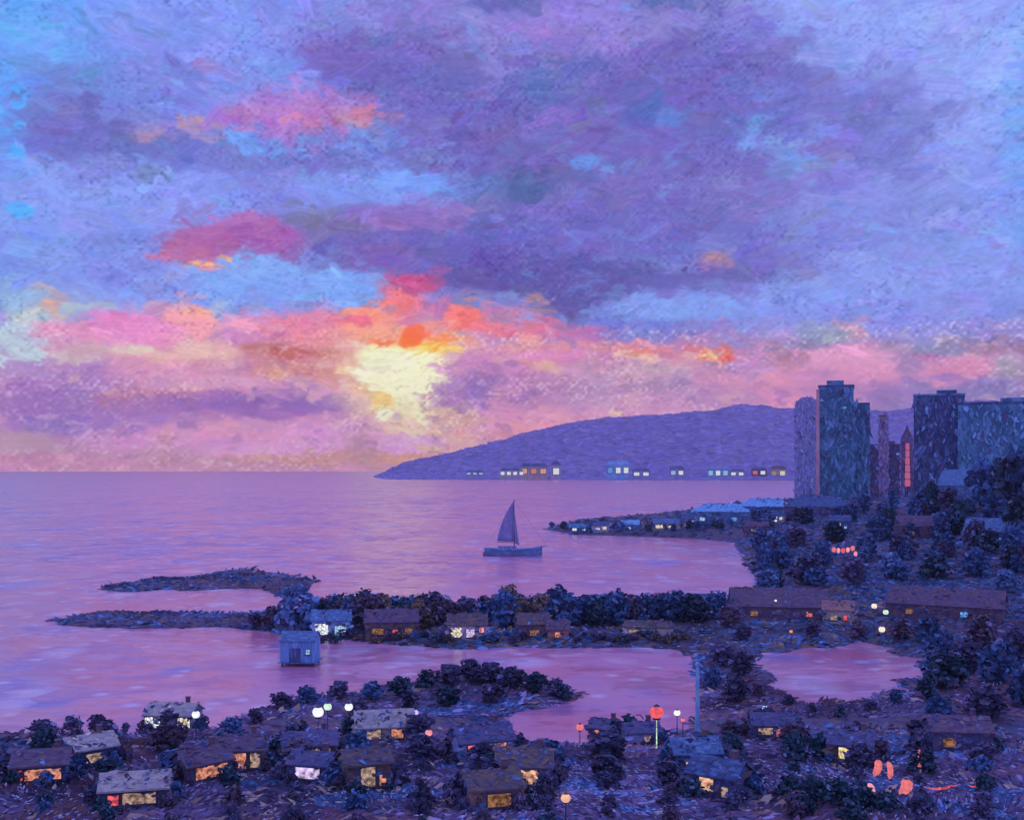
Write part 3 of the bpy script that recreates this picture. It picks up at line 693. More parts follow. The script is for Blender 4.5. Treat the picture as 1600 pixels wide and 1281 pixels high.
def crown_mesh(name, kind, pal, seed):
    rng = np.random.default_rng(seed)
    P, Nn, S, Cc = [], [], [], []
    if kind == 'round':   spec = dict(n=19, z0=.16, z1=.90, r=.36, cr=.20, per=26, s=.085)
    elif kind == 'tall':  spec = dict(n=16, z0=.16, z1=.97, r=.11, cr=.085, per=26, s=.036)
    else:                 spec = dict(n=11, z0=.18, z1=.78, r=.46, cr=.30, per=26, s=.11)
    for k in range(spec['n']):
        t = (k + .5) / spec['n']
        z = spec['z0'] + (spec['z1'] - spec['z0']) * t
        prof = math.sin(math.pi * min(1, .18 + .82 * t)) ** .6 if kind != 'shrub' else math.cos(t * math.pi / 2) ** .6
        a = k * 2.4 + rng.uniform(-.5, .5); rr = spec['r'] * prof * rng.uniform(.35, 1.1)
        c = np.array((rr * math.cos(a), rr * math.sin(a), z))
        m = int(spec['per'] * rng.uniform(.6, 1.3)); cr = spec['cr'] * rng.uniform(.7, 1.25)
        d = rng.normal(size=(m, 3)); d /= np.linalg.norm(d, axis=1, keepdims=True)
        P.append(c + d * cr * rng.uniform(.45, 1.08, (m, 1)) * (1, 1, .75)); Nn.append(d + rng.normal(0, .45, (m, 3)))
        S.append(spec['s'] * rng.uniform(.6, 1.35, m))
        base = np.array(LEAF[pal])[rng.integers(0, 5)]
        Cc.append(pick(pal, m, rng) * .6 + base * .4)
    P = np.concatenate(P); Nn = np.concatenate(Nn); S = np.concatenate(S); Cc = np.concatenate(Cc)
    P[:, 2] = np.maximum(P[:, 2], .03)
    return dab_cloud(P, Nn, S, S * rng.uniform(.45, .75, len(S)), Cc, rng)

def trunk_mesh(kind, seed):
    rng = random.Random(seed)
    if kind == 'shrub':
        sh = [tube([(0, 0, -.08), (.1 * math.cos(a), .1 * math.sin(a), .25), (.25 * math.cos(a), .25 * math.sin(a), .5)], [.035, .025, .012], 5) for a in (0.3, 2.2, 4.4)]
        return join(*sh)
    h = .42 if kind == 'round' else .85; r = .030 if kind == 'round' else .020
    sh = [tube([(0, 0, -.06), (.006, .004, .15), (.012, -.006, h * .6), (.0, .008, h)], [r * 1.35, r, r * .7, r * .4], 7)]
    for k in range(5):
        a = k * 1.3 + rng.uniform(-.3, .3); z = h * rng.uniform(.55, .95); l = .22 if kind == 'round' else .08
        sh.append(tube([(0, 0, z), (l * .5 * math.cos(a), l * .5 * math.sin(a), z + .09), (l * math.cos(a), l * math.sin(a), z + .2)], [r * .45, r * .3, r * .12], 5))
    return join(*sh)

PROTO = {}
PLANTS = []
LANDMARKS = []
NEAR_HOUSES = []
def plant(kind, pal, px, py, height, label, category, group=None, var=0, wide=1.0, at=None):
    x, y, z = at or site(px, py)
    key = (kind, pal, var)
    name = {'round': 'tree', 'tall': 'poplar_tree', 'shrub': 'shrub'}[kind]
    if key not in PROTO:
        t = thing(name, label, category, group=group)
        v, f = trunk_mesh(kind, hash(key[0]) % 7 + var if False else len(key[0]) + var)
        mesh_object('stem' if kind == 'shrub' else 'trunk', v, f, BARK, t, smooth=True)
        v, f, c = crown_mesh('crown', kind, pal, sum(map(ord, kind + pal)) + var * 17)
        mesh_object('foliage' if kind == 'shrub' else 'crown', v, f, FOLIAGE, t, cols=c)
        PROTO[key] = t
    else:
        t = copy_tree(PROTO[key])
        tag(t, label, category)
        if group: t['group'] = group
        elif 'group' in t: del t['group']
    t.location = (x, y, z - .05)
    rr = random.Random(int(px * 31 + py * 7))
    t.rotation_euler = (0, 0, rr.uniform(0, 6.28))
    t.scale = (height * wide * rr.uniform(.8, 1.3), height * wide * rr.uniform(.8, 1.3), height)
    PLANTS.append((t, label, x, y, height))
    return t

def leaf_part(name, parent, P, Nn, length, width, cols, rng, flow=None):
    v, f, c = dab_cloud(np.array(P, float), np.array(Nn, float), length, width, cols, rng, flow)
    o = mesh_object(name, v, f, FOLIAGE, parent, cols=c)
    o['kind'] = 'stuff'
    return o
def creeper(t, w, d, h, rise, wm, rm, wins, size, roof, seed):
    """climbing leaves over walls, eaves and roof"""
    rng = np.random.default_rng(seed)
    P, Nn, C = [], [], []
    pw = np.array(WALL[wm]); pr = np.array(WALL[rm]); lf = np.array(LEAF['violet'] + LEAF['plum'] + LEAF['blue'])
    n = int(np.clip((w * (h + d)) / size ** 2 * 1.1, 50, 320))
    for k in range(n):
        r = rng.random()
        if r < .36:
            x, z = rng.uniform(-w / 2 - .2, w / 2 + .2), rng.uniform(0, h)
            if any(abs(x - q[0]) < q[2] / 2 - size * .25 and q[1] + size * .15 < z < q[1] + q[3] - size * .15 for q in wins): continue
            P.append((x, -d / 2 - .06 - .1 * size, z)); Nn.append((rng.normal(0, .2), -1, .2)); base = pw
        elif r < .80:
            x, u = rng.uniform(-w / 2 - .3, w / 2 + .3), rng.uniform(-1.05, .25)
            zz = h + rise * (1 - abs(u)) + .3
            if roof != 'gable': x *= 1 - .5 * (1 - abs(u))
            P.append((x, u * d / 2, zz)); Nn.append((rng.normal(0, .2), -rise / (d / 2) if u < 0 else .3, 1)); base = pr
        else:
            s_ = rng.choice((-1, 1))
            P.append((s_ * (w / 2 + .2), rng.uniform(-d / 2, d / 2), rng.uniform(0, h + rise * .5))); Nn.append((s_, -.6, .2)); base = lf
        c = base[rng.integers(len(base))]
        if rng.random() < .35: c = lf[rng.integers(len(lf))]
        C.append(c * rng.uniform(.75, 1.35))
    m = len(P); s_ = size * rng.uniform(.6, 1.3, m)
    leaf_part('creeper', t, P, np.array(Nn) + rng.normal(0, .15, (m, 3)), s_, s_ * rng.uniform(.35, .6, m), np.array(C), rng, np.tile((1.0, 0, .1), (m, 1)) + rng.normal(0, .35, (m, 3)))

# ------------------------------------------------------------------ houses
def window_part(parent, x, z, w, h, yface, g, frame_m, bars=(1, 0)):
    """a lit window proud of the wall: frame > pane, muntins in the frame; the wall face looks towards -y"""
    b = min(.12, w * .08)
    sh = [box(x, yface - .05, z, w, .10, b), box(x, yface - .05, z + h - b, w, .10, b),
          box(x - w / 2 + b / 2, yface - .05, z + b, b, .10, h - 2 * b), box(x + w / 2 - b / 2, yface - .05, z + b, b, .10, h - 2 * b)]
    for k in range(bars[0]):
        xx = x - w / 2 + w * (k + 1) / (bars[0] + 1)
        sh.append(box(xx, yface - .055, z + b, b * .6, .07, h - 2 * b))
    v, f = join(*sh)
    wo = mesh_object('window', v, f, frame_m, parent)
    n = bars[0] + 1
    for k in range(n):
        cw = (w - 2 * b) / n
        v, f = box(x - w / 2 + b + cw * (k + .5), yface - .02, z + b, cw - b * .5, .04, h - 2 * b)
        mesh_object('pane', v, f, g, wo)
    v, f = box(x, yface - .11, z - .14, w + .3, .22, .12)
    mesh_object('sill', v, f, frame_m, wo)
    return wo

def gable(w, d, z0, rise, over=.4, thick=.22):
    """two roof slabs, ridge along x"""
    hw = w / 2 + over; hd = d / 2 + over; drop = rise * over / (d / 2)
    V = []
    for x in (-hw, hw):
        V += [(x, -hd, z0 - drop), (x, 0, z0 + rise), (x, hd, z0 - drop), (x, hd, z0 - drop + thick), (x, 0, z0 + rise + thick), (x, -hd, z0 - drop + thick)]
    Fc = [(0, 1, 2, 3, 4, 5), (11, 10, 9, 8, 7, 6)]
    for a in range(6):
        b = (a + 1) % 6
        Fc.append((a, a + 6, b + 6, b))
    return V, Fc
def hip(w, d, z0, rise, over=.4):
    hw = w / 2 + over; hd = d / 2 + over; k = max(0.1, hw - hd)
    V = [(-hw, -hd, z0), (hw, -hd, z0), (hw, hd, z0), (-hw, hd, z0), (-hw, -hd, z0 + .2), (hw, -hd, z0 + .2), (hw, hd, z0 + .2), (-hw, hd, z0 + .2), (-k, 0, z0 + rise), (k, 0, z0 + rise)]
    return V, [(3, 2, 1, 0), (0, 1, 5, 4), (1, 2, 6, 5), (2, 3, 7, 6), (3, 0, 4, 7), (4, 5, 9, 8), (5, 6, 9), (6, 7, 8, 9), (7, 4, 8)]

def house(px, py, w, d, h, rise, wm, rm, wins, label, category='house', turn=0.0, roof='gable', chimney=True, door=None, name='house', at=None, group=None, sink=.4):
    """px, py: the foot of its front; wins: (x, z, w, h, light, bars)"""
    x, y, z = at or site(px, py)
    s = math.hypot(x, y)
    if y < 235:
        wins = [(q[0], q[1], q[2] * 1.25, min(h - .3 - q[1], q[3] * 1.3), q[4], 0) for q in wins]
        rise *= .72; turn += [-24, 14, -9, 27, -16, 20, 5][len(NEAR_HOUSES) % 7]
    x += x / s * d / 2; y += y / s * d / 2
    t = thing(name, label, category, (x, y, z), math.atan2(-x, y) + R(turn), group)
    LANDMARKS.append((x, y, label))
    if y < 235: NEAR_HOUSES.append((x, y, z, w, d, label, px, py))
    wmat = wall(wm); rmat = wall(rm, (1.1, .5, .5))
    if roof == 'gable':
        V, Fc = box(0, 0, -sink - 1.2, w, d, h + sink + 1.2)
        n = len(V); V += [(-w / 2, 0, h + rise - .02), (w / 2, 0, h + rise - .02)]
        Fc += [(4, 7, n), (6, 5, n + 1)]
        mesh_object('wall', V, Fc, wmat, t)
        v, f = gable(w, d, h, rise)
    else:
        mesh_object('wall', *box(0, 0, -sink - 1.2, w, d, h + sink + 1.2), wmat, t)
        v, f = hip(w, d, h, rise)
    ro = mesh_object('roof', v, f, rmat, t)
    if chimney:
        v, f = join(box(w * .28, d * .12, h + rise * .35, .7, .6, rise * .65 + 1.0), box(w * .28, d * .12, h + rise + 1.0, .86, .76, .16))
        mesh_object('chimney', v, f, wall('plum'), ro)
    for q in wins:
        wx, wz, ww, wh, g = q[:5]
        window_part(t, wx, wz, ww, wh, -d / 2, glow(g), DARK, (q[5] if len(q) > 5 else 1, 0))
    creeper(t, w, d, h, rise, wm, rm, wins, .72 * (s / 150) ** .55, roof, int(px * 3 + py))
    if door is not None:
        dx, g = door
        do = mesh_object('door', *box(dx, -d / 2 - .04, .0, 1.0, .08, 2.1), wall(g), t)
        mesh_object('handle', *ball(dx + .36, -d / 2 - .12, 1.0, .05, .05, 6, 4), DARK, do)
    return t

def lamp(px, py_head, height, g, label, r=.5, name='street_lamp', glow_pole=None, group=None, base=None):
    """a globe lamp: py_head is where the globe is seen, the foot stands on the land below"""
    best = None
    for py in np.arange(py_head + 2, py_head + 90, 1.0):
        x, y, z = site(px, py)
        zz = CAM_H - (py_head - HORIZON) / F_PX * y
        if best is None or abs(zz - z - height) < best[0]: best = (abs(zz - z - height), x, y, z)
    _, x, y, z = best
    t = thing(name, label, 'lamp', (x, y, z), 0, group)
    LANDMARKS.append((x, y, label))
    k = height
    v, f = join(box(0, 0, -.5, .5, .5, .8), tube([(0, 0, .2), (0, 0, k * .5), (0, 0, k - r * .9)], [.12, .09, .07], 6))
    mesh_object('pole', v, f, glow_pole or DARK, t)
    v, f = ball(0, 0, k, r, r * .95, 10, 6)
    mesh_object('globe', v, f, bulb(g), t)
    mesh_object('cap', *tube([(0, 0, k + r * .82), (0, 0, k + r * 1.15)], [r * .55, r * .1], 8), DARK, t)
    v, f = tube([(0, 0, k - r * 1.05), (0, 0, k - r * .75)], [r * .5, r * .62], 8)
    mesh_object('collar', v, f, DARK, t)
    return t

# ------------------------------------------------------------------ the sailing boat
def build_sailboat():
    x, y = on_plan(802, 872)
    t = thing('sailboat', 'blue sailing yacht with raised sails on the open bay', 'sailboat', (x, y, 0), R(-4))
    L = 33.0
    st = [(-.5, 1.2, 4.2), (-.42, 2.6, 4.0), (-.2, 3.5, 3.7), (.1, 3.6, 3.7), (.32, 2.5, 4.2), (.45, 1.0, 4.9), (.5, .08, 5.3)]
    V, Fc = [], []
    for a, b, hgt in st:
        xx = a * L
        for yy, zz in ((-b, hgt), (-b * .92, .5), (-b * .55, -.9), (0, -1.5), (b * .55, -.9), (b * .92, .5), (b, hgt)):
            V.append((xx, yy, zz))
    for i in range(len(st) - 1):
        for k in range(6):
            a = i * 7 + k
            Fc.append((a, a + 7, a + 8, a + 1))
    Fc.append(tuple(range(7))); Fc.append(tuple(range(len(V) - 1, len(V) - 8, -1)))
    mesh_object('hull', V, Fc, wall('blue', (3, 3, 1)), t, smooth=False)
    dv = [(a * L, -b * .96, hgt + .02) for a, b, hgt in st] + [(a * L, b * .96, hgt + .02) for a, b, hgt in reversed(st)]
    dk = mesh_object('deck', dv, [tuple(range(len(dv)))], wall('lavender'), t)
    rl = []
    for sgn in (-1, 1):
        rl.append(tube([(a * L, sgn * b * .97, hgt + .28) for a, b, hgt in st], [.22] * len(st), 5))
    mesh_object('gunwale', *join(*rl), wall('bright_blue', (3, 3, 1)), t)
    ca = mesh_object('cabin', *join(box(-3.5, 0, 3.7, 11, 3.6, 1.7, .92), box(-3.5, 0, 5.4, 10.6, 3.5, .18)), wall('lavender', (1.6, 1.6, .8)), t)
    for k in range(4):
        mesh_object('porthole', *box(-7 + 2.4 * k, -1.75, 4.3, 1.2, .14, .5), DARK, ca)
    mesh_object('mast', *tube([(.6, 0, 1.8), (.6, 0, 16), (.4, 0, 32)], [.34, .28, .16], 8), DARK, t)
    mesh_object('boom', *tube([(.4, 0, 7.4), (-9.6, .7, 7.8)], [.22, .16], 6), DARK, t)
    mesh_object('bowsprit', *tube([(L * .46, 0, 5.0), (L * .5 + 2.6, 0, 6.1)], [.22, .1], 6), DARK, t)
    def sail(name, A, B, Cc, belly, mat, n=9):
        A, B, Cc = (np.array(q, float) for q in (A, B, Cc))   # tack, clew, head
        V, idx = [], {}
        for i in range(n + 1):
            for j in range(n + 1 - i):
                u, v = i / n, j / n
                p = A * (1 - u - v) + B * u + Cc * v
                p = p + np.array((0, belly * 4 * u * (1 - u - v) + belly * 2 * u * v, 0)) + np.array((-1.6 * 4 * u * v * (1 if name == 'mainsail' else .15), 0, 0))
                idx[i, j] = len(V); V.append(tuple(p))
        Fc = []
        for i in range(n):
            for j in range(n - i):
                Fc.append((idx[i, j], idx[i + 1, j], idx[i, j + 1]))
                if i + j < n - 1: Fc.append((idx[i + 1, j], idx[i + 1, j + 1], idx[i, j + 1]))
        o = mesh_object(name, V, Fc, mat, t, smooth=True)
        so = o.modifiers.new('cloth', 'SOLIDIFY'); so.thickness = .06
        return o
    sm = dab_mat('sail_cloth', [(.36, .36, .62), (.32, .33, .60), (.40, .38, .64), (.33, .32, .56)], (2.2, 2.2, 6), .9, .1, .3)
    ms = sail('mainsail', (.2, 0, 8.0), (-9.2, .7, 8.3), (.25, 0, 31.2), -1.2, sm)
    for q in range(4):
        z = 11 + 4.6 * q; l = 8.2 * (1 - (z - 6.6) / 26) + .9
        mesh_object('batten', *tube([(-.2, -.2, z), (-l, -.75 if q < 3 else -.4, z - .5)], [.09, .05], 5), DARK, ms)
    sail('jib', (3.4, 0, 6.0), (1.2, -.9, 7.2), (.6, 0, 25.5), -.8, sm)
    mesh_object('rigging', *join(tube([(.4, 0, 31.8), (L * .5 + 2.3, 0, 6.0)], [.03, .03], 4), tube([(.4, 0, 31.8), (-L * .48, 0, 4.3)], [.03, .03], 4),
        tube([(.5, 0, 24), (.6, -3.3, 4.0)], [.03, .03], 4), tube([(.5, 0, 24), (.6, 3.3, 4.0)], [.03, .03], 4)), DARK, t)
    mesh_object('rudder', *box(-L * .5 - .3, 0, -1.2, 1.1, .2, 3.0), wall('slate'), t)
build_sailboat()

# ------------------------------------------------------------------ woods on the far headland: one mass, nobody could count the trees
def headland_woods():
    rng = np.random.default_rng(31)
    me = bpy.data.objects['hills'].data
    co = np.zeros(len(me.vertices) * 3, np.float32); me.vertices.foreach_get('co', co); co = co.reshape(46, 330, 3)
    n = 9000
    i = rng.uniform(0, 30, n); j = rng.uniform(2, 190, n); a = i.astype(int); b = j.astype(int); fi = (i - a)[:, None]; fj = (j - b)[:, None]
    P = (co[a, b] * (1 - fj) + co[a, b + 1] * fj) * (1 - fi) + (co[a + 1, b] * (1 - fj) + co[a + 1, b + 1] * fj) * fi
    ok = P[:, 2] > 3; P = P[ok]; n = len(P)
    pal = np.array([(.40, .30, .60), (.48, .36, .64), (.36, .31, .64), (.54, .40, .60), (.42, .28, .62), (.34, .26, .54), (.46, .34, .52)])  # haze violet put into the leaf colours, as on the slope
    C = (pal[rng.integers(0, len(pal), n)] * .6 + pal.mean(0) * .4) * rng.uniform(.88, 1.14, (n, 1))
    s = rng.uniform(12, 34, n) * np.clip(P[:, 2] / 60 + .35, .35, 1)
    nr = np.tile((0, -1.0, .9), (n, 1)) + rng.normal(0, .07, (n, 3))
    P[:, 2] += s * .15
    v, f, c = dab_cloud(P, nr, s, s * rng.uniform(.3, .5, n), C, rng, np.tile((1.0, 0, .12), (n, 1)) + rng.normal(0, .3, (n, 3)))
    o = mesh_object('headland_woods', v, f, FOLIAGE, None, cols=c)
    o['kind'] = 'stuff'; o['label'] = 'violet woods covering the far headland'
headland_woods()

# ------------------------------------------------------------------ towers of the town
def tower(name, x0, x1, ytop, D, zbase, depth, wm, label, storey=3.4, crown=None, strip=None, lit=(), turn=0, band='slate'):
    w = (x1 - x0) / F_PX * D; cx = ((x0 + x1) / 2 - 800) / F_PX * D
    H = CAM_H + (735 - ytop) / F_PX * D - zbase
    t = thing(name, label, 'tower', (cx, D + depth / 2, zbase), math.atan2(-cx, D) + R(turn))
    body = dab_mat(wm + '_facade', WALL[wm], (w * .16, w * .16, 7), .75, .3, .5)
    bm = wall(band, (3.5, 3.5, 1))
    if crown == 'step':
        mesh_object('shaft', *join(box(-w * .16, 0, -6, w * .68, depth, H + 6), box(w * .34, 0, -6, w * .32, depth * .9, H * .86 + 6)), body, t)
        mesh_object('parapet', *join(box(-w * .16, 0, H, w * .72, depth * 1.03, 1.6), box(w * .34, 0, H * .86, w * .33, depth * .93, 1.4)), bm, t)
        mesh_object('plant_room', *box(-w * .18, 0, H + 1.6, w * .34, depth * .5, 4.2), body, t)
        rng_x = (-w * .5, w * .18)
    elif crown == 'round':
        v, f = box(0, 0, -6, w, depth, H * .9 + 6)
        mesh_object('shaft', v, f, body, t)
        n = 10; V = []
        for k in range(n + 1):
            a = math.pi * k / n
            for yy in (-depth / 2, depth / 2): V.append((-w / 2 * math.cos(a), yy, H * .9 + H * .1 * math.sin(a)))
        Fc = [(2 * k, 2 * k + 2, 2 * k + 3, 2 * k + 1) for k in range(n)] + [tuple(range(0, 2 * n + 2, 2))[::-1], tuple(range(1, 2 * n + 2, 2))]
        mesh_object('vault_roof', V, Fc, body, t)
        rng_x = (-w / 2, w / 2)
    elif crown == 'spire':
        mesh_object('shaft', *box(0, 0, -6, w, depth, H * .86 + 6, .9), body, t)
        mesh_object('spire', *tube([(0, 0, H * .86), (0, 0, H * .93), (0, 0, H)], [w * .42, w * .2, w * .03], 8), bm, t)
        rng_x = (-w * .45, w * .45)
    else:
        mesh_object('shaft', *box(0, 0, -6, w, depth, H + 6), body, t)
        mesh_object('parapet', *box(0, 0, H, w * 1.03, depth * 1.03, 1.5), bm, t)
        mesh_object('plant_room', *box(w * .15, 0, H + 1.5, w * .4, depth * .5, 3.4), body, t)
        rng_x = (-w / 2, w / 2)
    top = H * (.84 if crown in ('spire',) else .88 if crown == 'round' else 1)
    n = int((top - 4) / storey)
    cx2 = sum(rng_x) / 2; ww = rng_x[1] - rng_x[0]
    tp = .9 if crown == 'spire' else 1
    for k in range(n):
        z = 3.5 + k * storey
        kk = 1 - (1 - tp) * z / (H * .86)
        mesh_object('floor_band', *box(cx2, 0, z, ww * kk + .3, depth * kk + .3, .7), body, t)
    rr = random.Random(int(x0))
    cols = max(2, int(ww / 4.2))
    for k in range(n):
        for c in range(cols):
            if rr.random() < (lit[1] if lit else 0):
                xx = rng_x[0] + ww * (c + .5) / cols
                mesh_object('window_pane', *box(xx, -depth / 2 - .1, 3.5 + k * storey + 1.0, ww / cols * .62, .16, storey - 1.3), glow(lit[0] if rr.random() < .7 else 'peach'), t)
    rng = np.random.default_rng(int(x0)); m = int(60 + ww * H / 9)
    q = np.stack([rng.uniform(-w / 2, w / 2, m), np.full(m, -depth / 2 - .7) - rng.uniform(0, .8, m), rng.uniform(0, 1, m) ** .95 * H * .99], -1)
    if crown == 'step': q = q[(q[:, 0] < w * .18) | (q[:, 2] < H * .86)]
    if crown == 'spire': q = q[(q[:, 2] < H * .85)]; q[:, 0] *= .9
    if crown == 'round': q = q[(q[:, 2] < H * (.9 + .09 * np.sqrt(np.clip(1 - (q[:, 0] / w * 2) ** 2, 0, 1))))]
    m = len(q); pal = np.array(WALL[wm]); cc = pal[rng.integers(0, len(pal), m)] * rng.uniform(.86, 1.16, (m, 1))
    hi = rng.random(m) < .06; cc[hi] = np.array((.36, .55, .9)); lo = rng.random(m) < .06; cc[lo] = np.array((.20, .15, .30))
    ln = rng.uniform(2.2, 5.5, m) * min(1, D / 1000 + .1); wd = np.minimum(ln * rng.uniform(.2, .36, m), ww * .12)
    leaf_part('cladding_panels', t, q, np.tile((0, -1.0, .1), (m, 1)) + rng.normal(0, .1, (m, 3)), ln, wd, cc, rng, np.tile((0, 0, 1.0), (m, 1)) + rng.normal(0, .3, (m, 3)))
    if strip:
        mesh_object('corner_strip', *box(rng_x[0] - .9, -depth / 2 + .2, 4, 2.6, 4.4, H - 6), strip, t)  # carries the corner's sunset reflection as plain colour
    return t
SUNSET_PINK = dab_mat('painted_sunset_reflection', [(.95, .48, .50), (.9, .40, .46), (.98, .58, .58), (.8, .38, .46)], (2, 2, 9), .5, .4, .2)  # sunset reflected in the corner glass, painted as diffuse pink
tower('high_rise', 1290, 1366, 608, 900, 12, 30, 'teal', 'blue-green stepped high-rise with a painted sunset-pink corner beside the headland', crown='step', strip=SUNSET_PINK, lit=('azure', .015))
tower('slab_tower', 1246, 1284, 624, 1500, 4, 26, 'lavender', 'slim round-topped lavender tower rising in front of the violet headland', crown='round', band='lavender')
tower('brick_tower', 1377, 1391, 655, 1050, 10, 12, 'rose', 'thin rose-brown tower standing between the blue high-rises', band='brown', storey=4.2)
tower('slim_tower', 1412, 1432, 668, 980, 12, 15, 'rose', 'slim rose-coloured spire behind a vertical dull red light strip', crown='spire', band='plum', strip=None)
tower('low_block', 1366, 1412, 700, 1150, 8, 30, 'violet', 'low violet block between the thin brown tower and the spire', lit=('azure', .012), band='violet')
tower('office_block', 1446, 1520, 622, 860, 14, 40, 'slate', 'broad slate-blue office tower right beside the slim rose spire', lit=('azure', .012), band='teal')
tower('rear_block', 1484, 1570, 652, 1120, 10, 40, 'slate', 'dark block seen between the office tower and the widest blue tower', band='slate')
tower('glass_tower', 1524, 1660, 634, 820, 14, 46, 'teal', 'widest blue tower at the hill end of the skyline', lit=('azure', .012), band='slate')

def light_strip():
    D = 980.0; x = (1418 - 800) / F_PX * (D - 14)
    t = thing('light_strip', 'vertical dull red light strip on a bracket before the slim rose spire', 'sign light', (x, D - 14, 14), math.atan2(-x, D))
    h = 44
    h = 58
    mesh_object('mast', *tube([(0, .8, -2), (0, .8, h + 4)], [.6, .4], 6), DARK, t)
    for k in range(6):
        mesh_object('light_panel', *join(box(0, -.4, 20 + k * 6.4, 4.6 - .3 * k, .8, 5.7), box(0, .2, 19.7 + k * 6.4, 1.2, .6, 6.2)), bulb('rose'), t)
light_strip()
# ------------------------------------------------------------------ waterfront across the bay
def far_building(px, py, w_px, h_px, wm, g, n, label, roof='slate'):
    D = SHORE_D - 40
    k = D / F_PX
    x = (px - 800) * k; w = w_px * k * 1.3; h = h_px * k * (1.25 + .5 * ((px * 7) % 10) / 10); z = max(0.0, CAM_H - (py - HORIZON) * k)
    t = thing('waterfront_building', label, 'building', (x, D, 0), math.atan2(-x, D))
    z0 = min(z, 8) + ((px * 13) % 11)
    mesh_object('wall', *box(0, 0, -2, w, 26, h + z0 + 2), wall(wm, (14, 14, 8)), t)
    v, f = hip(w, 26, h + z0, h * .35, 1.5)
    mesh_object('roof', v, f, wall(roof, (14, 6, 6)), t)
    for i in range(n):
        ww = w / n
        wo = mesh_object('window', *box(-w / 2 + ww * (i + .5), -13.3, z0 + h * .22, ww * .72, .6, h * .6), DARK, t)
        mesh_object('pane', *box(-w / 2 + ww * (i + .5), -13.7, z0 + h * .27, ww * .6, .4, h * .5), glow(g if isinstance(g, str) else g[i % len(g)]), wo)
for a in [
    (742, 746, 22, 4, 'lavender', 'sky', 3, 'low lavender shed at the very tip of the headland'),
    (800, 744, 30, 8, 'pale', 'white', 4, 'pale hall with four white lit windows near the headland tip'),
    (834, 745, 34, 9, 'tan', ('peach', 'orange', 'peach'), 3, 'tan lodge with peach and orange windows on the far shore'),
    (869, 746, 12, 14, 'pale', 'white', 1, 'narrow white-lit house beside the tan far-shore lodge'),
    (966, 745, 28, 13, 'bright_blue', ('azure', 'white', 'white'), 3, 'bright blue far-shore building with white and azure windows', 'bright_blue'),
    (1002, 746, 22, 7, 'lavender', 'white', 2, 'small two-windowed white-lit house beside the bright blue far-shore building'),
    (1058, 746, 18, 8, 'lavender', ('sky', 'white'), 2, 'little far-shore house with one blue and one white window'),
    (1122, 746, 26, 10, 'bright_blue', ('sky', 'white', 'sky'), 3, 'pale blue far-shore hall with three glowing windows', 'lavender'),
    (1152, 746, 18, 6, 'pale', 'white', 2, 'low white-lit annexe beside the pale blue far-shore hall'),
    (1186, 746, 18, 8, 'plum', ('coral', 'white'), 2, 'far-shore house with one coral and one white window'),
    (1216, 746, 20, 10, 'tan', ('tan', 'cream'), 2, 'tan far-shore house with a cream window', 'brown'),
    (1252, 746, 9, 12, 'pale', 'white', 1, 'narrow white-lit house at the foot of the round-topped tower')]:
    far_building(*a)

# ------------------------------------------------------------------ harbour peninsula
def W(x, z, w, h, g, b=1): return (x, z, w, h, g, b)
house(906, 836, 16, 8, 4, 2.4, 'slate', 'teal', [W(-4, 1, 3.4, 2.2, 'white'), W(3, 1, 2.6, 2, 'sky')], 'slate boat shed with one white window at the harbour tip', 'shed', name='boat_shed')
house(938, 835, 12, 8, 5, 2.6, 'pale', 'slate', [W(-2.6, 1.4, 3.4, 2.6, 'white'), W(2.6, 1.4, 3, 2.6, 'cream')], 'pale harbour house with a white and a cream window', turn=8)
house(985, 834, 14, 8, 5, 3, 'blue', 'bright_blue', [W(0, 1.2, 2.4, 2, 'sky')], 'blue harbour house with a single blue window', turn=-10)
house(1042, 832, 20, 9, 5, 3, 'tan', 'blue', [W(-5.6, 1.2, 5.6, 3, 'cream', 1), W(3.4, 1.4, 4.6, 2.6, 'cream', 1)], 'tan harbour inn with wide cream windows', 'inn', name='inn')
house(1078, 829, 13, 9, 7, 3, 'lavender', 'slate', [W(-3, 1.2, 3, 3.2, 'white'), W(2.6, 3.2, 3, 2.4, 'sky')], 'tall lavender harbour house with white and blue windows beside the tan inn', turn=6)
house(1126, 822, 44, 20, 9, 6, 'blue', 'bright_blue', [W(-14, 2, 5, 3, 'sky'), W(10, 2, 4, 3, 'azure')], 'long warehouse with a bright blue roof on the harbour', 'warehouse', name='warehouse', chimney=False, roof='hip')
house(1196, 812, 40, 20, 8, 6, 'slate', 'bright_blue', [W(4, 2, 4, 3, 'white')], 'second bright blue roofed warehouse nearer the high-rise', 'warehouse', name='warehouse', chimney=False, turn=-14, roof='hip')
house(1182, 838, 15, 9, 5, 3, 'plum', 'plum', [W(-3, 1.4, 3, 2, 'tan')], 'plum cottage with a dim tan window below the warehouses', turn=12)
house(1216, 822, 10, 8, 6, 2.6, 'pale', 'slate', [W(-1.6, 1, 3, 4, 'white'), W(2.4, 2.4, 2.2, 2.4, 'white')], 'white-lit house just below the second warehouse', turn=-8)
house(1238, 852, 11, 8, 6, 3, 'slate', 'violet', [W(-2.4, 1.2, 1.7, 4.2, 'white', 0), W(1.8, 1.2, 1.7, 4.2, 'white', 0)], 'dark house with two narrow white windows')
house(1312, 836, 12, 9, 7, 3, 'slate', 'slate', [W(-1, 1.2, 2.6, 4.6, 'white', 0), W(3, 2.2, 1.8, 2.4, 'sky', 0)], 'slate house with a tall white window below the high-rise', turn=5)
house(1278, 812, 46, 24, 7, 8, 'violet', 'slate', [W(-8, 2, 4, 2.6, 'sky')], 'big slate-roofed hall at the foot of the stepped high-rise', 'hall', name='hall', chimney=False, roof='hip')
